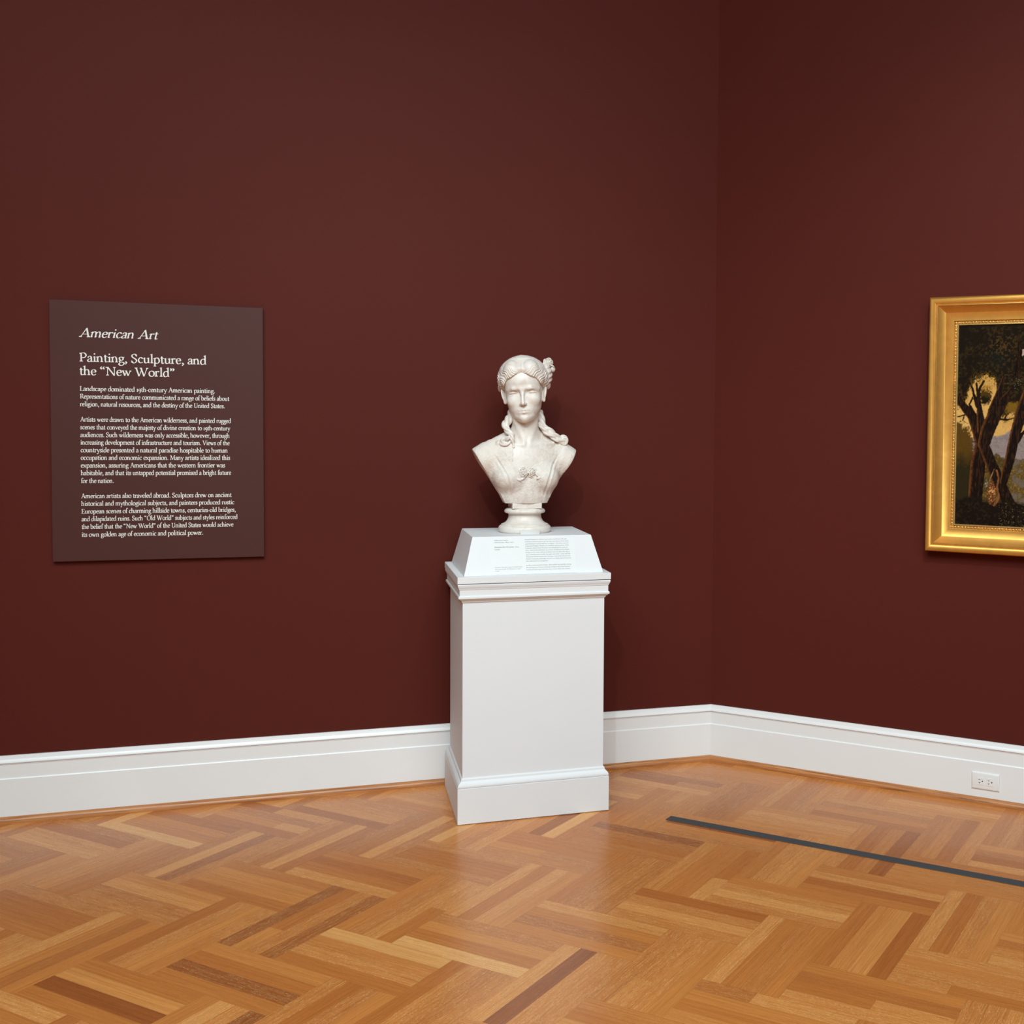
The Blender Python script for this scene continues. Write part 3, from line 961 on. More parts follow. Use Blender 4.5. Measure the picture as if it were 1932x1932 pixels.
outer = [(0.004, 0.002), (0.004, 0.012), (0.0, 0.020), (0.0, 0.050), (0.0015, 0.0555), (0.0050, 0.0590), (0.0100, 0.0608), (0.0160, 0.0606), (0.0220, 0.0585), (0.0270, 0.0548), (0.0300, 0.0520), (0.0312, 0.0505)]
sweep_frame('outer_moulding', outer, m_gold)
sweep_frame('inner_bead', [(0.0312, 0.0500), (0.0318, 0.0538), (0.0335, 0.0556), (0.0355, 0.0552), (0.0362, 0.0530)], m_gold2, 60)
cove = [(0.0362+0.0588*i/18, 0.0535-0.0330*(1-(1-i/18)**1.9)) for i in range(19)]
cove = [(0.0362, 0.0545)]+cove+[(0.0962, 0.0200), (0.0966, 0.0155)]
sweep_frame('cove_moulding', cove, m_gold, 40)
sweep_frame('sight_edge', [(0.0966, 0.0155), (0.0985, 0.0118), (0.1085, 0.0118), (0.1090, 0.0178), (0.1105, 0.0186), (0.1140, 0.0176), (0.1150, 0.0150), (0.1150, 0.0100)], m_gold2, 50)


def ornament():
    """carved leaf-and-bead run just inside the cove"""
    V, F = [], []
    base = []
    nr, ns = 5, 8
    for i in range(nr+1):
        th = math.pi/2*i/nr
        for k in range(ns):
            ph = 2*math.pi*k/ns
            base.append((math.sin(th)*math.cos(ph), math.sin(th)*math.sin(ph), math.cos(th)))
    bf = [(i*ns+k, i*ns+(k+1) % ns, (i+1)*ns+(k+1) % ns, (i+1)*ns+k) for i in range(1, nr) for k in range(ns)]
    bf += [(0, ns+(k+1) % ns, ns+k) for k in range(ns)]

    def lump(x, z, a, b, h, rot):
        o_ = len(V)
        c, s = math.cos(rot), math.sin(rot)
        for p in base:
            u, v_ = p[0]*a, p[1]*b
            V.append((x+c*u-s*v_, -0.0125-p[2]*h*1.15, z+s*u+c*v_))
        F.extend([tuple(o_+i for i in f) for f in bf])
    s_ = 0.1032
    step = 0.0138
    for (x0, z0, x1, z1, rot) in ((s_, s_, s_, FH-s_, math.pi/2), (FWID-s_, s_, FWID-s_, FH-s_, math.pi/2), (s_, s_, FWID-s_, s_, 0), (s_, FH-s_, FWID-s_, FH-s_, 0)):
        Ln = math.hypot(x1-x0, z1-z0)
        n = int(Ln/step)
        for i in range(n+1):
            x, z = x0+(x1-x0)*i/n, z0+(z1-z0)*i/n
            lump(x, z, 0.0056, 0.0044, 0.0058, rot+0.5)
            mx, mz = x+(x1-x0)/n*0.5, z+(z1-z0)/n*0.5
            if i < n:
                lump(mx, mz, 0.0012, 0.0046, 0.0036, rot-0.3)
                lump(mx+math.cos(rot)*0.002, mz+math.sin(rot)*0.002, 0.0010, 0.0040, 0.0028, rot-0.3)
    return link_mesh('leaf_ornament', V, F, m_gold2, frm, smooth=True)


ornament()


# the painted landscape: colours laid on a fine grid
def vnoise(x, y, seed):
    xi, yi = np.floor(x).astype(int), np.floor(y).astype(int)
    fx, fy = x-xi, y-yi
    fx, fy = fx*fx*(3-2*fx), fy*fy*(3-2*fy)

    def hsh(a, b):
        h = (a*374761393+b*668265263+seed*1442695041) & 0x7fffffff
        h = ((h ^ (h >> 13))*1274126177) & 0x7fffffff
        return ((h ^ (h >> 16)) & 0xffff)/65535.0
    a, b, c, d = hsh(xi, yi), hsh(xi+1, yi), hsh(xi, yi+1), hsh(xi+1, yi+1)
    return (a*(1-fx)+b*fx)*(1-fy)+(c*(1-fx)+d*fx)*fy


def fbm(x, y, seed, oct_=4, g=0.55):
    s, a, t = 0, 1.0, 0
    for o_ in range(oct_):
        s = s+a*vnoise(x*2**o_, y*2**o_, seed+o_)
        t += a
        a *= g
    return s/t


def paint_picture():
    pw, ph_ = FWID-2*MW, FH-2*MW
    xs = np.concatenate([np.arange(0, 0.36, 0.0016), np.arange(0.36, pw, 0.006), [pw]])
    ys = np.linspace(0, ph_, int(ph_/0.0017))
    X, Y = np.meshgrid(xs, ys)
    # picture coordinates in photo-like pixels: px right of the sight edge, py down from the top
    px, py = X/0.00222, (ph_-Y)/ph_*373.0
    L3 = lambda r, g, b: np.array(lin(r, g, b)[:3])

    def col(c):
        return np.broadcast_to(c, X.shape+(3,)).copy()

    def blend(img, c, m):
        m = np.clip(m, 0, 1)[..., None]
        return img*(1-m)+c*m
    n1 = fbm(px/9, py/9, 1)
    n2 = fbm(px/3.2, py/3.2, 7, 3)
    n3 = fbm(px/22, py/22, 13)
    n4 = fbm(px/1.7, py/1.7, 23, 2)
    img = col(L3(198, 148, 76))
    img = blend(img, L3(214, 170, 98), n3)
    img = blend(img, L3(196, 142, 66), np.clip((150-py)/60, 0, 1)*0.6)
    # hills in lilac haze, then scrub
    hill = 208+14*(fbm(px/30, py*0, 31)-0.5)-14*np.exp(-((px-98)/14)**2)
    img = blend(img, L3(140, 124, 118), (py-hill)/3)
    img = blend(img, L3(120, 104, 104), np.clip((py-hill)/3, 0, 1)*np.clip((n2-0.48)*5, 0, 1)*0.7)
    scrub = 246+16*(n1-0.5)-10*np.exp(-((px-75)/8)**2)
    img = blend(img, L3(92, 70, 30), (py-scrub)/4*(px < 128))
    img = blend(img, L3(140, 112, 58), ((py > scrub) & (n4 > 0.63))*0.5)
    img = blend(img, L3(60, 46, 22), ((py > scrub) & (n1 > 0.5))*0.6)
    img = blend(img, L3(112, 98, 84), np.clip((px-98)/6, 0, 1)*np.clip((py-245)/8, 0, 1)*np.clip((n1-0.42)*5, 0, 1)*0.7)
    # bushes at the left edge
    e = ((px+4)/38)**2+((py-240)/62)**2+(n2-0.5)*0.9
    img = blend(img, L3(84, 58, 18), (1.15-e)*3)
    img = blend(img, L3(42, 34, 16), ((py-232)/30+(n1-0.5))*(px < 42))
    # crown of foliage over the top, ragged lower edge
    low = np.interp(px, [0, 14, 22, 32, 60, 70, 76, 84, 100, 125, 160, 300], [150, 146, 112, 100, 98, 108, 150, 172, 162, 168, 140, 150])
    low = low+16*(n1-0.5)+14*(n2-0.5)
    m = (low-py)/3.0
    img = blend(img, L3(26, 18, 10), m)
    crown = np.clip(m, 0, 1)
    img = blend(img, L3(52, 40, 17), crown*np.clip((n2-0.46)*5, 0, 1)*np.clip((n1-0.35)*3, 0, 1)*0.9)
    img = blend(img, L3(92, 64, 26), crown*np.clip((n2-0.48)*5, 0, 1)*(np.exp(-((px-78)/24)**2-((py-50)/26)**2)+0.25*np.exp(-((py-118)/22)**2)))
    img = blend(img, L3(20, 24, 18), crown*np.exp(-((px-70)/22)**2-((py-62)/18)**2)*0.8)
    img = blend(img, L3(112, 112, 84), crown*(n4 > 0.80)*np.exp(-((px-105)/22)**2-((py-108)/16)**2))
    img = blend(img, L3(178, 148, 132), (1-(((px-118)/9)**2+((py-52)/7)**2)-(n2-0.4)*2)*3)
    # speckled leaves around the openings
    near = np.exp(-((py-low)/9)**2)
    img = blend(img, L3(120, 88, 26), near*(n4 > 0.52)*0.9)
    img = blend(img, L3(50, 36, 12), near*(n4 > 0.66))
    e = ((px-50)/15)**2+((py-131)/16)**2+(n2-0.5)*1.5
    img = blend(img, L3(70, 50, 16), (0.9-e)*3)
    img = blend(img, L3(30, 22, 10), (0.8-((px-50)/14)**2-((py-140)/11)**2-(n2-0.5))*2)
    img = blend(img, L3(150, 106, 36), (0.9-((px-52)/14)**2-((py-118)/8)**2)*2*(n4 > 0.56))
    e = ((px-102)/22)**2+((py-154)/14)**2+(n2-0.5)*1.2
    img = blend(img, L3(116, 84, 24), (0.9-e)*3*(0.4+0.6*(n4 > 0.5)))

    bark = fbm(px/1.6, py/9.0, 41, 3)
    # trunks and limbs: polylines with a width at every vertex
    def limb(img, pts, dark, edge=None, side=-1):
        best = np.full(X.shape, 1e9)
        sgn = np.zeros(X.shape)
        for (x0, y0, w0), (x1, y1, w1) in zip(pts[:-1], pts[1:]):
            dx, dy = x1-x0, y1-y0
            L2 = dx*dx+dy*dy
            t = np.clip(((px-x0)*dx+(py-y0)*dy)/L2, 0, 1)
            qx, qy = px-(x0+t*dx), py-(y0+t*dy)
            d = np.hypot(qx, qy)-(w0+(w1-w0)*t)
            up = d < best
            best = np.where(up, d, best)
            s = qx/(w0+(w1-w0)*t+1e-6)
            sgn = np.where(up, s, sgn)
        wob = (n2-0.5)*2.0
        m = np.clip(0.5-(best+wob)*0.8, 0, 1)
        img = blend(img, dark, m)
        if edge is not None:
            img = blend(img, edge, m*np.clip((side*sgn-0.55)*2.6, 0, 1)*(0.1+1.3*n2))
        img = blend(img, L3(66, 40, 24), m*np.clip((bark-0.52)*6, 0, 1)*0.55)
        return img
    DK = L3(24, 14, 9)
    OR = L3(120, 68, 30)
    img = limb(img, [(-6, 130, 5), (12, 152, 7), (28, 170, 9), (40, 200, 11), (47, 222, 13), (40, 262, 14), (36, 330, 13), (36, 356, 19)], DK, OR)
    img = limb(img, [(34, 108, 1.5), (38, 135, 3), (42, 165, 6), (46, 195, 9)], DK, OR)
    img = limb(img, [(18, 100, 1), (27, 118, 2), (36, 150, 3.5)], DK)
    img = limb(img, [(28, 134, 1.5), (22, 148, 2), (30, 165, 4)], DK)
    img = limb(img, [(48, 104, 2), (40, 118, 2.5), (38, 140, 4)], DK)
    img = limb(img, [(100, 118, 3), (86, 140, 8), (68, 168, 13), (56, 198, 13), (50, 222, 11)], DK, OR)
    img = limb(img, [(84, 96, 2), (78, 120, 5), (64, 160, 8)], DK, OR)
    img = limb(img, [(50, 222, 10), (62, 252, 10), (78, 290, 12), (96, 330, 13), (104, 350, 22)], DK, OR, -1)
    img = limb(img, [(64, 183, 3), (78, 174, 2.2), (92, 176, 1.6), (108, 171, 0.8)], DK)
    img = limb(img, [(86, 176, 1.6), (91, 166, 1.0), (98, 161, 0.6)], DK)
    img = limb(img, [(-4, 172, 1.0), (12, 168, 1.4), (22, 165, 1.0)], DK)
    img = limb(img, [(13, 168, 1.2), (10, 178, 0.9), (20, 184, 0.6)], DK)
    img = limb(img, [(132, 120, 11), (118, 160, 11), (106, 205, 9), (98, 250, 9), (88, 290, 7)], DK, OR)
    img = limb(img, [(136, 188, 2), (120, 200, 3), (110, 215, 5)], DK)
    img = limb(img, [(108, 20, 2), (112, 50, 4), (108, 90, 5)], DK*0.7)
    for k, (bx_, lean) in enumerate(((205, -12), (268, 18), (352, -20), (430, 10))):
        img = limb(img, [(bx_+lean, 120, 6), (bx_+lean*0.4, 200, 8), (bx_, 300, 10), (bx_, 345, 16)], DK, OR)
    # forest floor and the lit broken stump
    gl = 325+10*(n1-0.5)-8*np.exp(-((px-30)/20)**2)
    img = blend(img, L3(24, 16, 11), (py-gl)/7)
    img = blend(img, L3(44, 34, 18), ((py > gl) & (n2 > 0.60))*0.6)
    img = blend(img, L3(112, 96, 56), ((py > gl+4) & (n4 > 0.76) & (px > 80) & (px < 128))*0.8)
    st = ((px-66)/8.5)**2+((py-312)/22)**2+(n2-0.5)*1.2
    img = blend(img, L3(96, 54, 26), (1.0-st)*3)
    img = blend(img, L3(204, 142, 84), (1.0-st)*2*np.clip((n4-0.5)*4, 0, 1)*0.7)
    img = blend(img, L3(140, 136, 124), (1-(((px-57)/3.4)**2+((py-296)/9)**2))*2*np.clip((n4-0.45)*4, 0, 1))
    img = limb(img, [(75, 270, 1.4), (79, 285, 1.4), (76, 300, 1.4), (80, 320, 2.0), (72, 334, 2.5)], L3(132, 80, 42))
    img = limb(img, [(70, 268, 0.6), (62, 290, 0.6)], L3(150, 116, 74))
    img = np.clip(img*(0.86+0.28*n4[..., None]), 0, 1)
    ny, nx = X.shape
    vs = np.stack([X.ravel()+MW, np.full(X.size, -0.0110), Y.ravel()+MW], 1)
    idx = np.arange(nx*ny).reshape(ny, nx)
    fs = np.stack([idx[:-1, :-1].ravel(), idx[:-1, 1:].ravel(), idx[1:, 1:].ravel(), idx[1:, :-1].ravel()], 1)
    me = bpy.data.meshes.new('canvas')
    me.from_pydata(vs.tolist(), [], fs.tolist())
    at = me.attributes.new('paint', 'FLOAT_COLOR', 'POINT')
    at.data.foreach_set('color', np.concatenate([img.reshape(-1, 3), np.ones((nx*ny, 1))], 1).astype(np.float32).ravel())
    o_ = bpy.data.objects.new('canvas', me)
    C.objects.link(o_)
    o_.parent = frm
    M = Mat('oil_paint')
    a_ = M.n('ShaderNodeAttribute', attribute_name='paint')
    M.l(a_.outputs['Color'], M.b.inputs['Base Color'])
    M.set(Roughness=0.5)
    M.b.inputs['Specular IOR Level'].default_value = 0.06
    M.bump(M.noise(M.obj_co(), 220, 4, 0.6), 0.2, 0.0006)
    me.materials.append(M.m)
    return o_


paint_picture()
v_, f_ = box_vf(0.012, FWID-0.012, -0.0100, -0.0010, 0.012, FH-0.012)
link_mesh('backing', v_, f_, mat_plain('raw_wood_backing', (0.25, 0.16, 0.08, 1), 0.8), frm)

# ------------------------------------------------------------------ marble bust, modelled as smooth solids in millimetres
# bust frame: x to the right, y towards the front, z up, origin on the axis at the riser top
SV, CV = 0.1621, 0.9868                      # sine and cosine of the angle under which the bust faces the camera


def xb(xv, y):
    """bust x of a point seen xv mm right of the axis when it stands y mm in front of it"""
    return (xv-SV*y)/CV


def smin(a, b, k):
    h = np.clip(0.5+0.5*(b-a)/k, 0, 1)
    return b*(1-h)+a*h-k*h*(1-h)


def smax(a, b, k):
    return -smin(-a, -b, k)


def ell(P, c, r):
    q = [(P[i]-c[i])/r[i] for i in range(3)]
    k0 = np.sqrt(q[0]**2+q[1]**2+q[2]**2)
    k1 = np.sqrt((q[0]/r[0])**2+(q[1]/r[1])**2+(q[2]/r[2])**2)+1e-6
    return k0*(k0-1)/k1


def sph(P, c, r):
    return np.sqrt((P[0]-c[0])**2+(P[1]-c[1])**2+(P[2]-c[2])**2)-r


def cap(P, a, b, ra, rb=None):
    rb = ra if rb is None else rb
    d = [b[i]-a[i] for i in range(3)]
    L2 = sum(x*x for x in d)+1e-9
    t = np.clip(((P[0]-a[0])*d[0]+(P[1]-a[1])*d[1]+(P[2]-a[2])*d[2])/L2, 0, 1)
    return np.sqrt((P[0]-a[0]-t*d[0])**2+(P[1]-a[1]-t*d[1])**2+(P[2]-a[2]-t*d[2])**2)-(ra+(rb-ra)*t)


def rotm(yaw=0, roll=0, pitch=0):
    cy, sy = math.cos(yaw), math.sin(yaw)
    cr, sr = math.cos(roll), math.sin(roll)
    cp, sp = math.cos(pitch), math.sin(pitch)
    Rz = np.array([[cy, -sy, 0], [sy, cy, 0], [0, 0, 1]])
    Ry = np.array([[cr, 0, sr], [0, 1, 0], [-sr, 0, cr]])
    Rx = np.array([[1, 0, 0], [0, cp, -sp], [0, sp, cp]])
    return Rz@Ry@Rx


def xform(P, c, R):
    """world grid -> local coordinates of a frame at c with axes the columns of R"""
    q = [P[i]-c[i] for i in range(3)]
    return [R[0, i]*q[0]+R[1, i]*q[1]+R[2, i]*q[2] for i in range(3)]


def surface_nets(f, lo, hi, h, block=24):
    """evaluate f in active blocks only, then extract a quad mesh"""
    n = [int(math.ceil((hi[i]-lo[i])/h/block))*block+1 for i in range(3)]
    ax = [np.float32(lo[i])+np.float32(h)*np.arange(n[i], dtype=np.float32) for i in range(3)]
    nb = [(n[i]-1)//block for i in range(3)]
    G = np.full(n, 50.0, dtype=np.float32)
    bc = [ax[i][0]+h*block*(np.arange(nb[i])+0.5) for i in range(3)]
    Pc = np.meshgrid(*bc, indexing='ij')
    fc = f([p.astype(np.float32) for p in Pc])
    rad = h*block*0.87*2.5
    for i in range(nb[0]):
        for j in range(nb[1]):
            for k in range(nb[2]):
                sl = tuple(slice(q*block, q*block+block+1) for q in (i, j, k))
                if abs(fc[i, j, k]) > rad:
                    G[sl] = np.where(G[sl] == 50.0, fc[i, j, k], G[sl])
                else:
                    Pm = np.meshgrid(ax[0][sl[0]], ax[1][sl[1]], ax[2][sl[2]], indexing='ij')
                    G[sl] = f(Pm)
    S_ = G < 0
    # cells crossed by the surface
    c8 = [S_[a:n[0]-1+a, b:n[1]-1+b, c:n[2]-1+c] for a in (0, 1) for b in (0, 1) for c in (0, 1)]
    s = sum(x.astype(np.int8) for x in c8)
    act = (s > 0) & (s < 8)
    cells = np.argwhere(act)
    vid = np.full(act.shape, -1, dtype=np.int32)
    vid[act] = np.arange(len(cells))
    acc = np.zeros((len(cells), 3))
    cnt = np.zeros(len(cells))
    corners = [(a, b, c) for a in (0, 1) for b in (0, 1) for c in (0, 1)]
    for p in corners:
        for q in corners:
            if p < q and sum(abs(p[i]-q[i]) for i in range(3)) == 1:
                g0 = G[cells[:, 0]+p[0], cells[:, 1]+p[1], cells[:, 2]+p[2]]
                g1 = G[cells[:, 0]+q[0], cells[:, 1]+q[1], cells[:, 2]+q[2]]
                m = (g0 < 0) != (g1 < 0)
                t = np.where(m, g0/(g0-g1+1e-12), 0)
                for d in range(3):
                    acc[:, d] += np.where(m, p[d]+t*(q[d]-p[d]), 0)
                cnt += m
    V = np.array(lo)+h*(cells+acc/cnt[:, None])
    faces = []
    for d in range(3):
        o1, o2 = [(1, 2), (2, 0), (0, 1)][d]
        sh = [slice(1, n[i]-1) for i in range(3)]
        sh[d] = slice(0, n[d]-1)
        sh2 = list(sh)
        sh2[d] = slice(1, n[d])
        a, b = S_[tuple(sh)], S_[tuple(sh2)]
        e = np.argwhere(a != b)
        off = np.array([1, 1, 1])
        off[d] = 0
        e = e+off
        flip = S_[e[:, 0], e[:, 1], e[:, 2]]

        def cell(da, db):
            q = e.copy()
            q[:, o1] -= da
            q[:, o2] -= db
            return vid[q[:, 0], q[:, 1], q[:, 2]]
        q = np.stack([cell(0, 0), cell(1, 0), cell(1, 1), cell(0, 1)], 1)
        q[~flip] = q[~flip][:, ::-1]
        faces.append(q)
    Fq = np.concatenate(faces)
    Fq = Fq[(Fq >= 0).all(1)]
    return V, Fq


BX, BY = PX-0.0030, PY
bust = empty('marble_bust', (BX, BY, TOPZ))
tag(bust, 'white marble portrait bust of a woman with upswept hair and a rose, on the pedestal', 'bust')


def sdf_object(name, f, lo, hi, h, mat, parent=None, smooth_it=1):
    V, Fq = surface_nets(f, lo, hi, h)
    V = V*0.001
    V[:, 1] *= -1.0                          # the bust faces -Y
    me = bpy.data.meshes.new(name)
    me.vertices.add(len(V))
    me.vertices.foreach_set('co', V.astype(np.float32).ravel())
    Fq = Fq[:, ::-1]
    me.loops.add(len(Fq)*4)
    me.loops.foreach_set('vertex_index', Fq.astype(np.int32).ravel())
    me.polygons.add(len(Fq))
    me.polygons.foreach_set('loop_start', np.arange(0, len(Fq)*4, 4, dtype=np.int32))
    me.polygons.foreach_set('use_smooth', np.ones(len(Fq), dtype=bool))
    me.update(calc_edges=True)
    me.validate()
    o = bpy.data.objects.new(name, me)
    C.objects.link(o)
    me.materials.append(mat)
    o.parent = parent if parent else bust
    return o


# head frame: origin at eye level on the skull axis
HC = (xb(-5, 4), 4.0, 566.0)
HR = rotm(yaw=math.radians(14.0), roll=math.radians(-4.6), pitch=math.radians(-1.5))


def spl(z, zs, vs):
    """smooth interpolation through a table"""
    zs, vs = np.array(zs, float), np.array(vs, float)
    m = np.gradient(vs, zs)
    i = np.clip(np.searchsorted(zs, z)-1, 0, len(zs)-2)
    hh = zs[i+1]-zs[i]
    t = np.clip((z-zs[i])/hh, 0, 1)
    return ((2*t**3-3*t**2+1)*vs[i]+(t**3-2*t**2+t)*hh*m[i]+(-2*t**3+3*t**2)*vs[i+1]+(t**3-t**2)*hh*m[i+1]).astype(np.float32)


SKZ = [-122, -118.5, -113, -106, -98, -86, -70, -50, -25, 0, 30, 60, 88, 110, 126, 137, 142]
SKW = [3, 18, 29, 38, 46, 54, 62, 67, 70.5, 73.5, 76, 75, 68, 55, 38, 20, 3]
SKF = [40, 62, 74, 81, 83, 81, 82.5, 82, 80, 80, 88, 86.5, 75, 61, 45, 24, 3]
SKB = [3, 8, 12, 16, 22, 30, 42, 62, 84, 96, 104, 102, 92, 74, 52, 26, 3]


def skull(Q, wz=SKW, fz=SKF, bz=SKB, zs=SKZ, p=2.25, y0=8.0, grow=0.0):
    x, y, z = Q
    zc = np.clip(z, zs[0], zs[-1])
    Wd = spl(zc, zs, wz)+grow
    Dp = np.where(y > y0, spl(zc, zs, fz)-y0+grow, spl(zc, zs, bz)+y0+grow)
    Dp = np.maximum(Dp, 2.0)
    r = ((np.abs(x)/Wd)**p+(np.abs(y-y0)/Dp)**p)**(1/p)
    d = (r-1)*np.minimum(Wd, Dp)
    dz = np.maximum(zs[0]-z, z-zs[-1])
    return np.where(dz > 0, np.sqrt(np.maximum(d, 0)**2+dz**2), d)


def head_local(P):
    return xform(P, HC, HR)


def face_sdf(Q):
    x, y, z = Q
    ax = np.abs(x)
    A = [ax, y, z]
    d = skull(Q)
    # chin, jaw and cheeks
    d = smin(d, ell(A, (0, 74.5, -102), (15, 13, 13)), 14)
    d = smin(d, ell(A, (40, 52, -30), (25, 24, 22)), 16)
    # brow ridge
    d = smin(d, cap(A, (8, 80.0, 15), (34, 76.5, 17), 5.0, 4.6), 16)
    d = smin(d, cap(A, (34, 76.5, 17), (60, 50, 14), 4.6, 3.0), 16)
    # eye sockets
    d = smax(d, -ell(A, (36, 87, -0.5), (23, 18.5, 11.5)), 6)
    d = smax(d, -ell(A, (17.5, 89, 1), (8.5, 12, 11)), 7)
    # eyeballs and lids
    ball = sph(A, (36, 58.6, -3.0), 14.6)
    d = smin(d, ball, 1.5)
    tilt = (ax-36)*0.05
    up = np.maximum(ell(A, (36, 58.6, -2.6), (19.0, 18.3, 17.0)), -(z-(0.8+tilt-0.012*(ax-36)**2)))
    d = smin(d, up, 1.6)
    lowl = np.maximum(ell(A, (36, 58.0, -3.4), (18.0, 17.2, 15.8)), (z-(-9.4+0.014*(ax-36)**2)))
    d = smin(d, lowl, 1.6)
    crease = np.abs(np.sqrt((ax-36)**2+(z+4.5)**2)-15.5)
    d = d+np.where((z > 2) & (y > 60), 2.2*np.exp(-(crease/1.8)**2), 0)
    # nose
    d = smin(d, cap(Q, (0, 79, 14), (0, 84, -4), 7.2, 6.4), 9)
    d = smin(d, cap(Q, (0, 83.8, -4), (0, 97.0, -37), 6.2, 7.0), 5)
    d = smin(d, ell(Q, (0, 99.5, -42), (8.2, 9.0, 7.6)), 4)
    d = smin(d, ell(A, (10.0, 89, -44.0), (5.0, 9.0, 5.6)), 4.5)
    d = smax(d, -ell(A, (5.6, 96, -50.5), (3.4, 5.0, 3.2)), 1.5)
    # muzzle, lips
    d = smin(d, ell(Q, (0, 68, -72), (27, 21, 19)), 9)
    d = smin(d, cap(A, (0, 86.3, -67.6), (20, 78.8, -71.0), 4.9, 1.6), 2.5)
    d = smin(d, cap(A, (3.5, 87.5, -66.6), (7, 86.5, -67.2), 3.2, 3.0), 2.5)
    d = smin(d, cap(A, (0, 86.0, -79.2), (15, 80.2, -77.4), 6.0, 2.6), 2.5)
    d = smax(d, -cap(A, (0, 92.8, -72.9), (22.5, 81.8, -73.0), 1.9, 0.6), 1.8)
    d = smax(d, -ell(A, (0, 92, -88.5), (13, 7, 4.5)), 7)
    d = smax(d, -ell(Q, (0, 92.5, -57.5), (2.6, 3.6, 6)), 3)
    d = smax(d, -sph(A, (26.5, 84.0, -74), 2.4), 7)
    return d


def ear_sdf(Q):
    x, y, z = Q
    ax = np.abs(x)
    A = [ax, y, z]
    E = xform(A, (80.5, -3, -7), rotm(yaw=math.radians(-28), roll=math.radians(11), pitch=math.radians(-6)))
    d = ell(E, (0, 0, 0), (6.5, 17, 33))
    d = smax(d, -ell(E, (7, 2, 6), (5.5, 11, 20)), 3)
    d = smin(d, ell(E, (1.0, 5, -26), (5.5, 8, 9)), 4)
    d = smin(d, cap(E, (2, 3, -8), (3.5, -4, 14), 2.6, 2.6), 2.5)
    return d


# torso under the dress
def torso_w(z):
    return np.interp(z, [100, 121, 155, 220, 289, 333, 360], [78, 84, 102, 143, 186, 209, 214]).astype(np.float32)


def torso_core(P):
    x, y, z = P
    ax = np.abs(x)
    A = [ax, y, z]
    d = ell(P, (0, -8, 262), (152, 78, 128))
    d = smin(d, ell(P, (0, 0, 170), (112, 72, 110)), 30)
    d = smin(d, ell(P, (0, -12, 320), (165, 58, 48)), 24)
    d = smin(d, ell(A, (168, -14, 292), (62, 56, 58)), 24)
    d = smin(d, ell(A, (70, 40, 222), (60, 54, 52)), 20)
    # shoulder line and neck
    d = smin(d, cap(A, (30, -24, 404), (150, -18, 336), 24, 26), 30)
    nk = cap(P, (xb(2, -8), -8, 350), (xb(-2, -14), -14, 505), 56, 50)
    d = smin(d, nk, 22)
    # collar bones, hollow of the throat
    d = smin(d, cap(A, (14, 46, 354), (110, 18, 362), 6, 5), 12)
    d = smax(d, -ell(P, (0, 66, 366), (9, 12, 11)), 9)
    # neck cords
    d = smin(d, cap(A, (10, 44, 362), (48, 2, 480), 6, 8), 12)
    return d


def torso_cut(P):
    x, y, z = P
    ax = np.abs(x)
    c = (ax-torso_w(z))*0.86
    c = np.maximum(c, 121-z)
    c = np.maximum(c, -(y+66))
    hollow = np.maximum(ell(P, (0, -95, 235), (150, 72, 92)), 0*x-1e3)
    return np.maximum(c, -hollow)


def figure_sdf(P):
    Q = head_local(P)
    x, y, z = P
    t = torso_core(P)
    # under-jaw blends into the neck
    fc = face_sdf(Q)
    d = smin(fc, t, 7)
    d = smin(d, ear_sdf(Q), 3)
    return smax(d, torso_cut(P), 1.6)


# hair ------------------------------------------------------------
HZ = [-70, -50, -20, 10, 40, 70, 95, 115, 132, 145, 151, 154]
HW = [30, 52, 70, 82, 94, 98, 94, 83, 65, 42, 22, 3]
HF = [-30, -20, -8, 2, 18, 70, 85, 72, 54, 38, 20, 3]
HB = [60, 84, 104, 116, 124, 124, 116, 102, 82, 55, 28, 3]


def strands(Q, amp, per):
    x, y, z = Q
    ax = np.abs(x)
    run = ax+0.7*z-0.3*y
    s = z*0.78-ax*0.72+3.4*np.sin(run/8.5)+2.0*np.sin(run/17.0+x/30.0)
    w = np.sin(2*math.pi*s/per)
    m = 0.65+0.35*np.sin(ax/13.0-z/9.0+y/15.0)
    return amp*m*(-1.0+1.6*np.abs(w)**0.8)+amp*0.35*np.sin(2*math.pi*s/(per*0.37)+1.3)


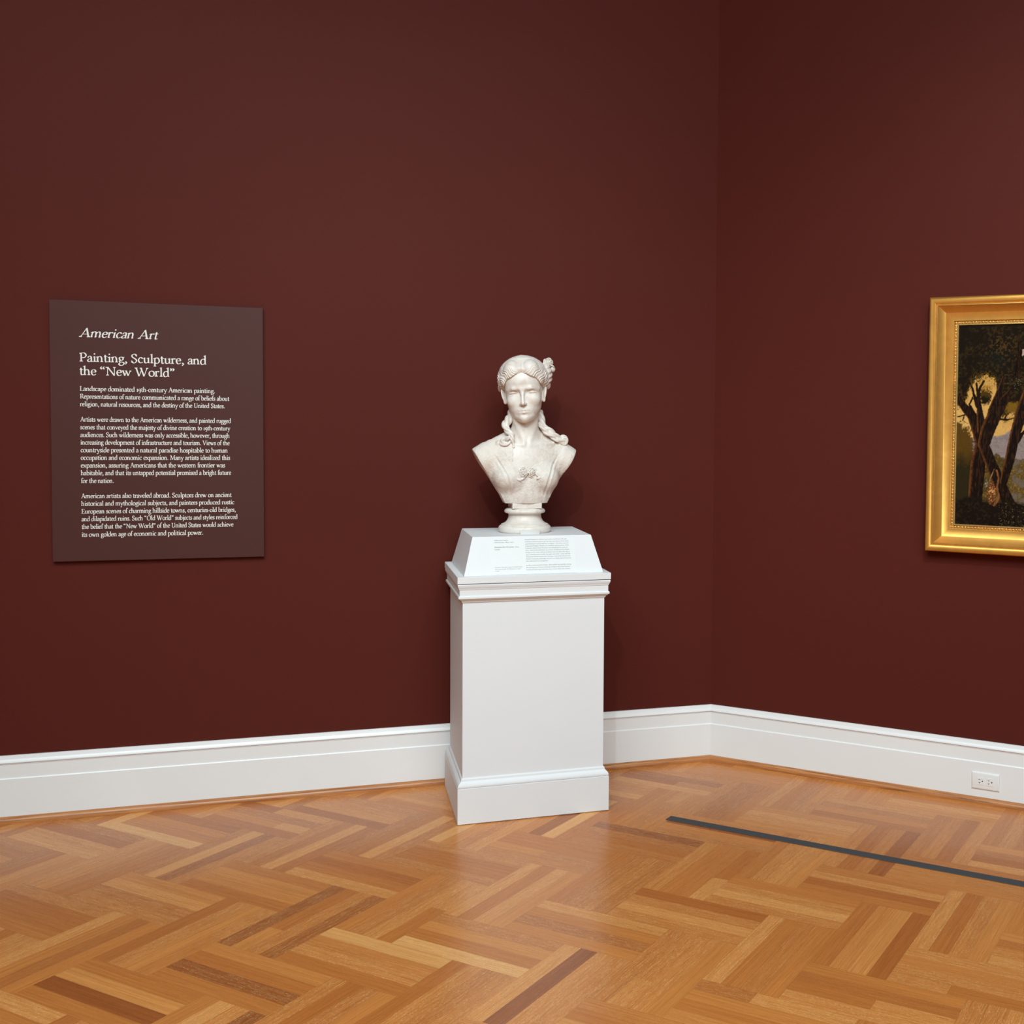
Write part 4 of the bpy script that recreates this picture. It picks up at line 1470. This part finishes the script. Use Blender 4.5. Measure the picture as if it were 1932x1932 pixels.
def hair_sdf(P):
    Q = head_local(P)
    x, y, z = Q
    ax = np.abs(x)
    A = [ax, y, z]
    cap_ = skull(Q, HW, HF, HB, HZ, 2.2, -14.0)
    st = strands(Q, 1.0, 21.0)
    cap_d = cap_-np.where(y > -20, 0.4, 0.8)*st*np.clip((118-z)/30, 0.1, 1)
    # two puffs swept back from the centre parting
    pf = ell(A, (34, 48, 86), (39, 42, 47))
    pf = smin(pf, ell(A, (60, 30, 60), (31, 38, 40)), 10)
    top = np.clip((103-z+0.25*ax)/24, 0.05, 1)
    pf = pf-2.5*st*top
    pf = pf+1.6*np.exp(-(ax/2.2)**2)
    # side rolls running back over the ears
    sd = cap(A, (76, 18, 44), (86, -34, 26), 17, 21)
    sd = smin(sd, ell(A, (86, -6, 62), (17, 42, 34)), 8)-2.3*st
    # the line where the hair starts
    hl = np.interp(ax, [0, 8, 24, 40, 54, 66, 74, 82, 96], [83, 79, 72, 66, 57, 44, 30, 14, 4])+2.0*np.sin(ax/5.2+z*0.05)
    front = (hl-z)*0.85
    front = np.where(y < 16, np.minimum(front, (y-2)*0.9), front)
    pf = smax(pf, front, 3)
    sd = smax(sd, -(z-9-0.12*(y+20)), 4)
    d = smin(cap_d, sd, 3)
    d = smin(d, pf, 1.6)
    d = smax(d, np.where(y > 8, front, -60), 3)
    d = d+np.where((y > 15) & (z > 70), 2.4*np.exp(-(ax/2.4)**2)*np.clip((128-z)/8, 0, 1), 0)
    # band across the crown and the coil of hair behind
    bun = ell(Q, (6, -98, 62), (66, 42, 58))+2.2*np.sin(x/6.0+z/9.0+np.sin(z/14)*2)
    d = smin(d, bun, 6)
    coil = ell(Q, (92, -28, 70), (25, 36, 48))+1.8*np.sin((z+0.35*y)/3.3)
    d = smin(d, coil, 4)
    d = smin(d, ell(Q, (-80, -30, 62), (24, 36, 46))+1.4*np.sin((z-0.3*y)/3.3), 4)
    # nape
    d = smin(d, cap(Q, (-36, -58, 10), (-42, -46, -52), 22, 15), 12)
    d = smin(d, cap(Q, (36, -58, 10), (48, -42, -48), 22, 15), 12)
    return d


def probe_front(f, x, z, y0=140, y1=-80):
    """front surface of a solid at bust x, z"""
    ys = np.linspace(y0, y1, 441, dtype=np.float32)
    v_ = f([np.full_like(ys, x), ys, np.full_like(ys, z)])
    i = np.argmax(v_ < 0)
    return float(ys[i]) if v_[i] < 0 else -40.0


def on_front(f, xv, z, lift=0.0):
    """bust coordinates of the surface point seen at view position xv, z"""
    y = 30.0
    for _ in range(12):
        y = 0.5*y+0.5*(probe_front(f, xb(xv, y), z))
    return (xb(xv, y), y+lift, z)


def ringlet(P, pts, r0, r1, twist=0.16, strands_n=2, spread=0.55):
    """locks of hair winding round a path"""
    path = np.array(catmull(pts, 5))
    seg = np.linalg.norm(np.diff(path, axis=0), axis=1)
    s = np.concatenate([[0], np.cumsum(seg)])
    d = None
    for k in range(strands_n):
        prev = None
        for i in range(len(path)):
            t = s[i]/s[-1]
            r = r0+(r1-r0)*t
            if i == 0:
                tan = path[1]-path[0]
            else:
                tan = path[i]-path[i-1]
            tan = tan/(np.linalg.norm(tan)+1e-9)
            a = np.cross(tan, [0, 1, 0.01])
            a /= np.linalg.norm(a)+1e-9
            b = np.cross(tan, a)
            ph = twist*s[i]+2*math.pi*k/strands_n
            q = path[i]+(a*math.cos(ph)+b*math.sin(ph))*r*spread
            if prev is not None:
                c = cap(P, prev[0], q, prev[1]*0.72, r*0.72)
                d = c if d is None else np.minimum(d, c)
            prev = (q, r)
    return d


RING = []


def ringlets_sdf(P):
    d = None
    for pts, r0, r1, tw, n_ in RING:
        c = ringlet(P, pts, r0, r1, tw, n_)
        d = c if d is None else smin(d, c, 1.2)
    return d


def vz(a, b1=None, b2=None):
    """reading taken off the enlarged photograph -> (view x, z) in mm"""
    z = 762.3-b1*0.27937 if b1 is not None else (1003.07-800-b2/7.728)/0.46317
    return (a-927-z*0.0125)/3.5795, z


def fpt(a, b, lift, second=False):
    xv, z = vz(a, None if second else b, b if second else None)
    return on_front(figure_sdf, xv, z, lift)


def at_y(a, b, y):
    xv, z = vz(a, b)
    return (xb(xv, y), y, z)


RING.append(([at_y(770, 960, -40), at_y(735, 1050, -24), at_y(680, 1115, -6), at_y(648, 1180, 8), at_y(680, 1250, 22), at_y(728, 1300, 34), at_y(748, 1365, 46), fpt(762, 1430, 3), fpt(770, 1490, 1)], 19.0, 5.0, 0.06, 3))
RING.append(([at_y(742, 1290, 26), at_y(700, 1352, 34), fpt(640, 1378, 6), fpt(592, 1398, 7), fpt(600, 1432, 6), fpt(660, 1440, 7), fpt(722, 1412, 7)], 9.5, 8.0, 0.07, 2))
RING.append(([at_y(1130, 980, -40), at_y(1155, 1060, -26), at_y(1172, 1130, -14), at_y(1185, 1195, 0), at_y(1255, 1235, 10), at_y(1320, 1285, 14), at_y(1385, 1340, 14), at_y(1440, 1385, 12), at_y(1490, 1405, 10)], 14.5, 11.0, 0.055, 3))
RING.append(([at_y(1160, 1170, 4), at_y(1205, 1245, 18), at_y(1270, 1300, 24), at_y(1340, 1350, 24), at_y(1400, 1400, 20)], 9.0, 7.0, 0.08, 2))
RING.append(([at_y(1455, 1360, 10), at_y(1480, 1340, 12), at_y(1520, 1345, 12), at_y(1530, 1385, 12), at_y(1505, 1430, 12), at_y(1475, 1410, 14)], 9.0, 8.5, 0.06, 2))


# dress -----------------------------------------------------------
def neck_open(P):
    """negative inside the neckline opening"""
    x, y, z = P
    bot = 272+0.0045*x**2+2.2*np.sin(x/4.2)
    side = np.abs(x)-(62-np.clip(z-272, 0, 120)*0.10+1.8*np.sin(z/4.0))
    d = np.maximum(bot-z, side)
    neck = 66+1.5*np.sin(np.arctan2(y, x)*16)-np.sqrt((x*0.98)**2+(y+6)**2)
    top = np.maximum(-neck, 340-z)
    return np.minimum(d, top)


def dress_sdf(P):
    x, y, z = P
    ax = np.abs(x)
    t = torso_core(P)-2.2
    # folds radiating from the armhole and gathered under the bust
    arm = np.abs((ax-112)-(z-292)*0.42-0.0016*(z-250)**2)
    am = np.clip((322-z)/45, 0, 1)*np.clip((z-140)/40, 0, 1)*(y > 0)
    t = t+3.0*np.exp(-(arm/4.5)**2)*am
    t = t-1.2*np.exp(-((arm-9)/5.0)**2)*am
    t = t-0.9*np.sin(ax/4.6+z/31.0)*np.exp(-((z-150)/46)**2)
    t = t-0.7*np.sin(ax/5.5-z/12.0)*np.exp(-((ax-150)/30)**2)
    # lace relief
    t = t-0.35*np.sin(x/3.7+np.sin(z/6.5)*1.7)*np.sin(z/3.9+np.sin(x/7.1)*1.5)
    t = smax(t, -(neck_open(P)), 1.0)
    cut = smax(torso_cut(P)-0.9, -(y+30), 1.0)
    return smax(t, cut, 1.2)


SCROLL = []
for sgn in (-1, 1):
    for pts in ([(60, 840), (78, 848), (96, 862), (88, 878)], [(98, 884), (60, 872), (30, 892), (62, 905), (98, 900)], [(34, 930), (58, 950), (60, 985), (30, 1010), (48, 1022), (70, 1012)], [(0, 1040), (22, 1046), (40, 1036)],
                [(120, 800), (150, 790), (170, 812), (150, 830), (128, 822)], [(190, 770), (214, 786), (206, 812), (184, 806)], [(110, 930), (140, 920), (160, 945), (140, 965)], [(230, 720), (262, 700), (276, 726), (252, 744)]):
        SCROLL.append([(980+sgn*q[0]*1.0, q[1]) for q in pts])


def scroll_sdf(P):
    d = None
    for q in SC3:
        for a, b in zip(q[:-1], q[1:]):
            c = cap(P, a, b, 1.5)
            d = c if d is None else np.minimum(d, c)
    return d


SC3 = []
for q in SCROLL:
    pts = catmull([(p[0], p[1], 0) for p in q], 3)
    SC3.append([on_front(dress_sdf, *vz(p[0], None, p[1]), -0.5) for p in pts])


# roses -----------------------------------------------------------
def rose(P, c, r, R, seed=0):
    """nested cups of petals round a bud; local z is the flower's axis"""
    q = xform(P, c, R)
    rng = np.random.RandomState(seed)
    th = np.arctan2(q[1], q[0])
    d = ell(q, (0, 0, 0.10*r), (0.24*r, 0.24*r, 0.34*r))
    for rad, rim, waves, thick in ((0.42, 0.34, 3, 0.085), (0.64, 0.24, 4, 0.09), (0.86, 0.06, 5, 0.095), (1.06, -0.20, 5, 0.10)):
        ph = rng.uniform(0, 6.28)
        rr = np.sqrt(q[0]**2+q[1]**2+(q[2]+0.15*r)**2)
        shell = np.abs(rr-rad*r*(1+0.07*np.cos(waves*th+ph)))-thick*r*0.8
        top = q[2]-r*(rim+0.13*np.abs(np.sin(0.5*(waves*th+ph)))-0.10)
        d = np.minimum(d, smax(shell, top, 0.06*r))
    d = smin(d, ell(q, (0, 0, -0.42*r), (0.9*r, 0.9*r, 0.42*r)), 0.06*r)
    return d


def leaf(P, c, R, ln, wd):
    q = xform(P, c, R)
    d = ell(q, (0, 0, 0), (ln, wd, 1.8))
    return d+0.35*np.exp(-(q[1]/0.9)**2)


def face_R(yaw, pitch):
    """frame whose z axis points forward, turned by yaw and tipped by pitch (degrees)"""
    y_, p_ = math.radians(yaw), math.radians(pitch)
    z = np.array([math.sin(y_)*math.cos(p_), math.cos(y_)*math.cos(p_), math.sin(p_)])
    x = np.cross([0, 0, 1.0], z)
    x /= np.linalg.norm(x)
    yv = np.cross(z, x)
    return np.stack([x, yv, z], 1)


def corsage_sdf(P):
    d = rose(P, CR1, 20, face_R(-14, 20), 3)
    d = np.minimum(d, rose(P, CR2, 17, face_R(16, 26), 5))
    for c, yaw, tw, ln in CLEAF:
        d = np.minimum(d, leaf(P, c, face_R(0, 10)@rotm(yaw=math.radians(tw)), ln, ln*0.42))
    return d


CR1 = on_front(dress_sdf, *vz(893, None, 672), 9)
CR2 = on_front(dress_sdf, *vz(1032, None, 668), 8)
CLEAF = [(on_front(dress_sdf, *vz(838, None, 782), 2.0), 0, 20, 13), (on_front(dress_sdf, *vz(900, None, 770), 4.0), 0, -30, 12), (on_front(dress_sdf, *vz(986, None, 700), 8.0), 0, 80, 9),
         (on_front(dress_sdf, *vz(1020, None, 745), 4.0), 0, 15, 13), (on_front(dress_sdf, *vz(1108, None, 722), 3.0), 0, 40, 13), (on_front(dress_sdf, *vz(1130, None, 760), 2.0), 0, -25, 12),
         (on_front(dress_sdf, *vz(860, None, 640), 2.0), 0, -60, 9), (on_front(dress_sdf, *vz(1090, None, 640), 2.0), 0, 60, 9)]


def hair_rose_sdf(P):
    y = -2.0
    c1, c2 = at_y(1285, 240, y), at_y(1345, 350, y-2)
    d = rose(P, c1, 17, face_R(22, 14), 8)
    d = np.minimum(d, rose(P, c2, 10.5, face_R(40, -5), 9))
    d = np.minimum(d, rose(P, at_y(1232, 226, y-4), 8.5, face_R(10, 40), 12))
    for a, b, tw, ln in ((1205, 235, 100, 11), (1270, 330, -70, 15), (1290, 395, -80, 13), (1240, 285, -35, 12), (1330, 300, 20, 9), (1215, 262, -20, 10)):
        d = np.minimum(d, leaf(P, at_y(a, b, y+2), face_R(12, 0)@rotm(yaw=math.radians(tw)), ln, ln*0.36))
    d = np.minimum(d, cap(P, at_y(1285, 250, y-8), at_y(1230, 330, y-14), 5, 7))
    d = np.minimum(d, cap(P, at_y(1345, 355, y-6), at_y(1260, 360, y-12), 4, 6))
    return d


fig = sdf_object('figure', figure_sdf, (-218, -70, 117), (218, 118, 712), 1.9, m_marble)
hair_o = sdf_object('hair', hair_sdf, (-128, -150, 480), (138, 112, 728), 1.6, m_marble)
sdf_object('ringlets', ringlets_sdf, (-115, -70, 330), (180, 90, 510), 1.6, m_marble, hair_o)
dress_o = sdf_object('dress', dress_sdf, (-218, -40, 117), (218, 112, 420), 1.6, m_lace)
sdf_object('scroll_trim', scroll_sdf, (-100, 10, 118), (120, 118, 300), 1.2, m_lace, dress_o)
sdf_object('corsage', corsage_sdf, (-60, 50, 205), (75, 140, 285), 0.9, m_marble, dress_o)
sdf_object('hair_rose', hair_rose_sdf, (55, -40, 630), (150, 40, 730), 0.9, m_marble, hair_o)

# neck block and turned socle
v_, f_ = box_vf(-0.0590, 0.0590, -0.0600, 0.0600, 0.0990, 0.1212)
blk = bevel_box('support_block', -0.0590, 0.0590, -0.0600, 0.0600, 0.0990, 0.1215, m_marble, bust, 0.0008, 2)
SOC = [(0.0, 0.0), (0.100, 0.0), (0.1005, 0.0022), (0.1030, 0.0028), (0.1052, 0.0060), (0.1062, 0.0120), (0.1060, 0.0180), (0.1040, 0.0235), (0.1005, 0.0270), (0.0975, 0.0288),
       (0.0955, 0.0292), (0.0955, 0.0310), (0.0945, 0.0332), (0.0915, 0.0345), (0.0860, 0.0365), (0.0795, 0.0405), (0.0735, 0.0465), (0.0690, 0.0540), (0.0665, 0.0620), (0.0655, 0.0700),
       (0.0662, 0.0745), (0.0690, 0.0775), (0.0715, 0.0785), (0.0780, 0.0790), (0.0812, 0.0812), (0.0825, 0.0850), (0.0815, 0.0895), (0.0785, 0.0935), (0.0745, 0.0960), (0.0700, 0.0978), (0.0640, 0.0990), (0.0, 0.0990)]
NS = 96
vs = [(r*math.cos(2*math.pi*k/NS), r*math.sin(2*math.pi*k/NS), z) for r, z in SOC[1:-1] for k in range(NS)]
nn = len(SOC)-2
fs = [(i*NS+k, i*NS+(k+1) % NS, (i+1)*NS+(k+1) % NS, (i+1)*NS+k) for i in range(nn-1) for k in range(NS)]
fs += [tuple(range(NS-1, -1, -1)), tuple((nn-1)*NS+k for k in range(NS))]
link_mesh('socle', vs, fs, m_marble, bust, smooth=True, angle=38)

# small white retaining block in front of the socle
clip = empty('retaining_block', (PX+0.0015, PY, TOPZ))
tag(clip, 'small white retaining block clipped against the front of the round bust base', 'mount')
vs, fs = [], []
R0, R1 = 0.1070, 0.1105
for k in range(9):
    a = math.radians(-90-20.5+41*k/8)
    for R_ in (R0, R1):
        for z in (0.0, 0.0172):
            vs.append((R_*math.cos(a)*1.0, R_*math.sin(a), z))
for k in range(8):
    b = 4*k
    fs += [(b+2, b+3, b+7, b+6), (b+1, b, b+4, b+5), (b+3, b+1, b+5, b+7), (b, b+2, b+6, b+4)]
fs += [(0, 1, 3, 2), (32, 34, 35, 33)]
link_mesh('block', vs, fs, mat_paint('off_white_block', (0.70, 0.675, 0.64, 1), 0.5), clip, smooth=True, angle=30)
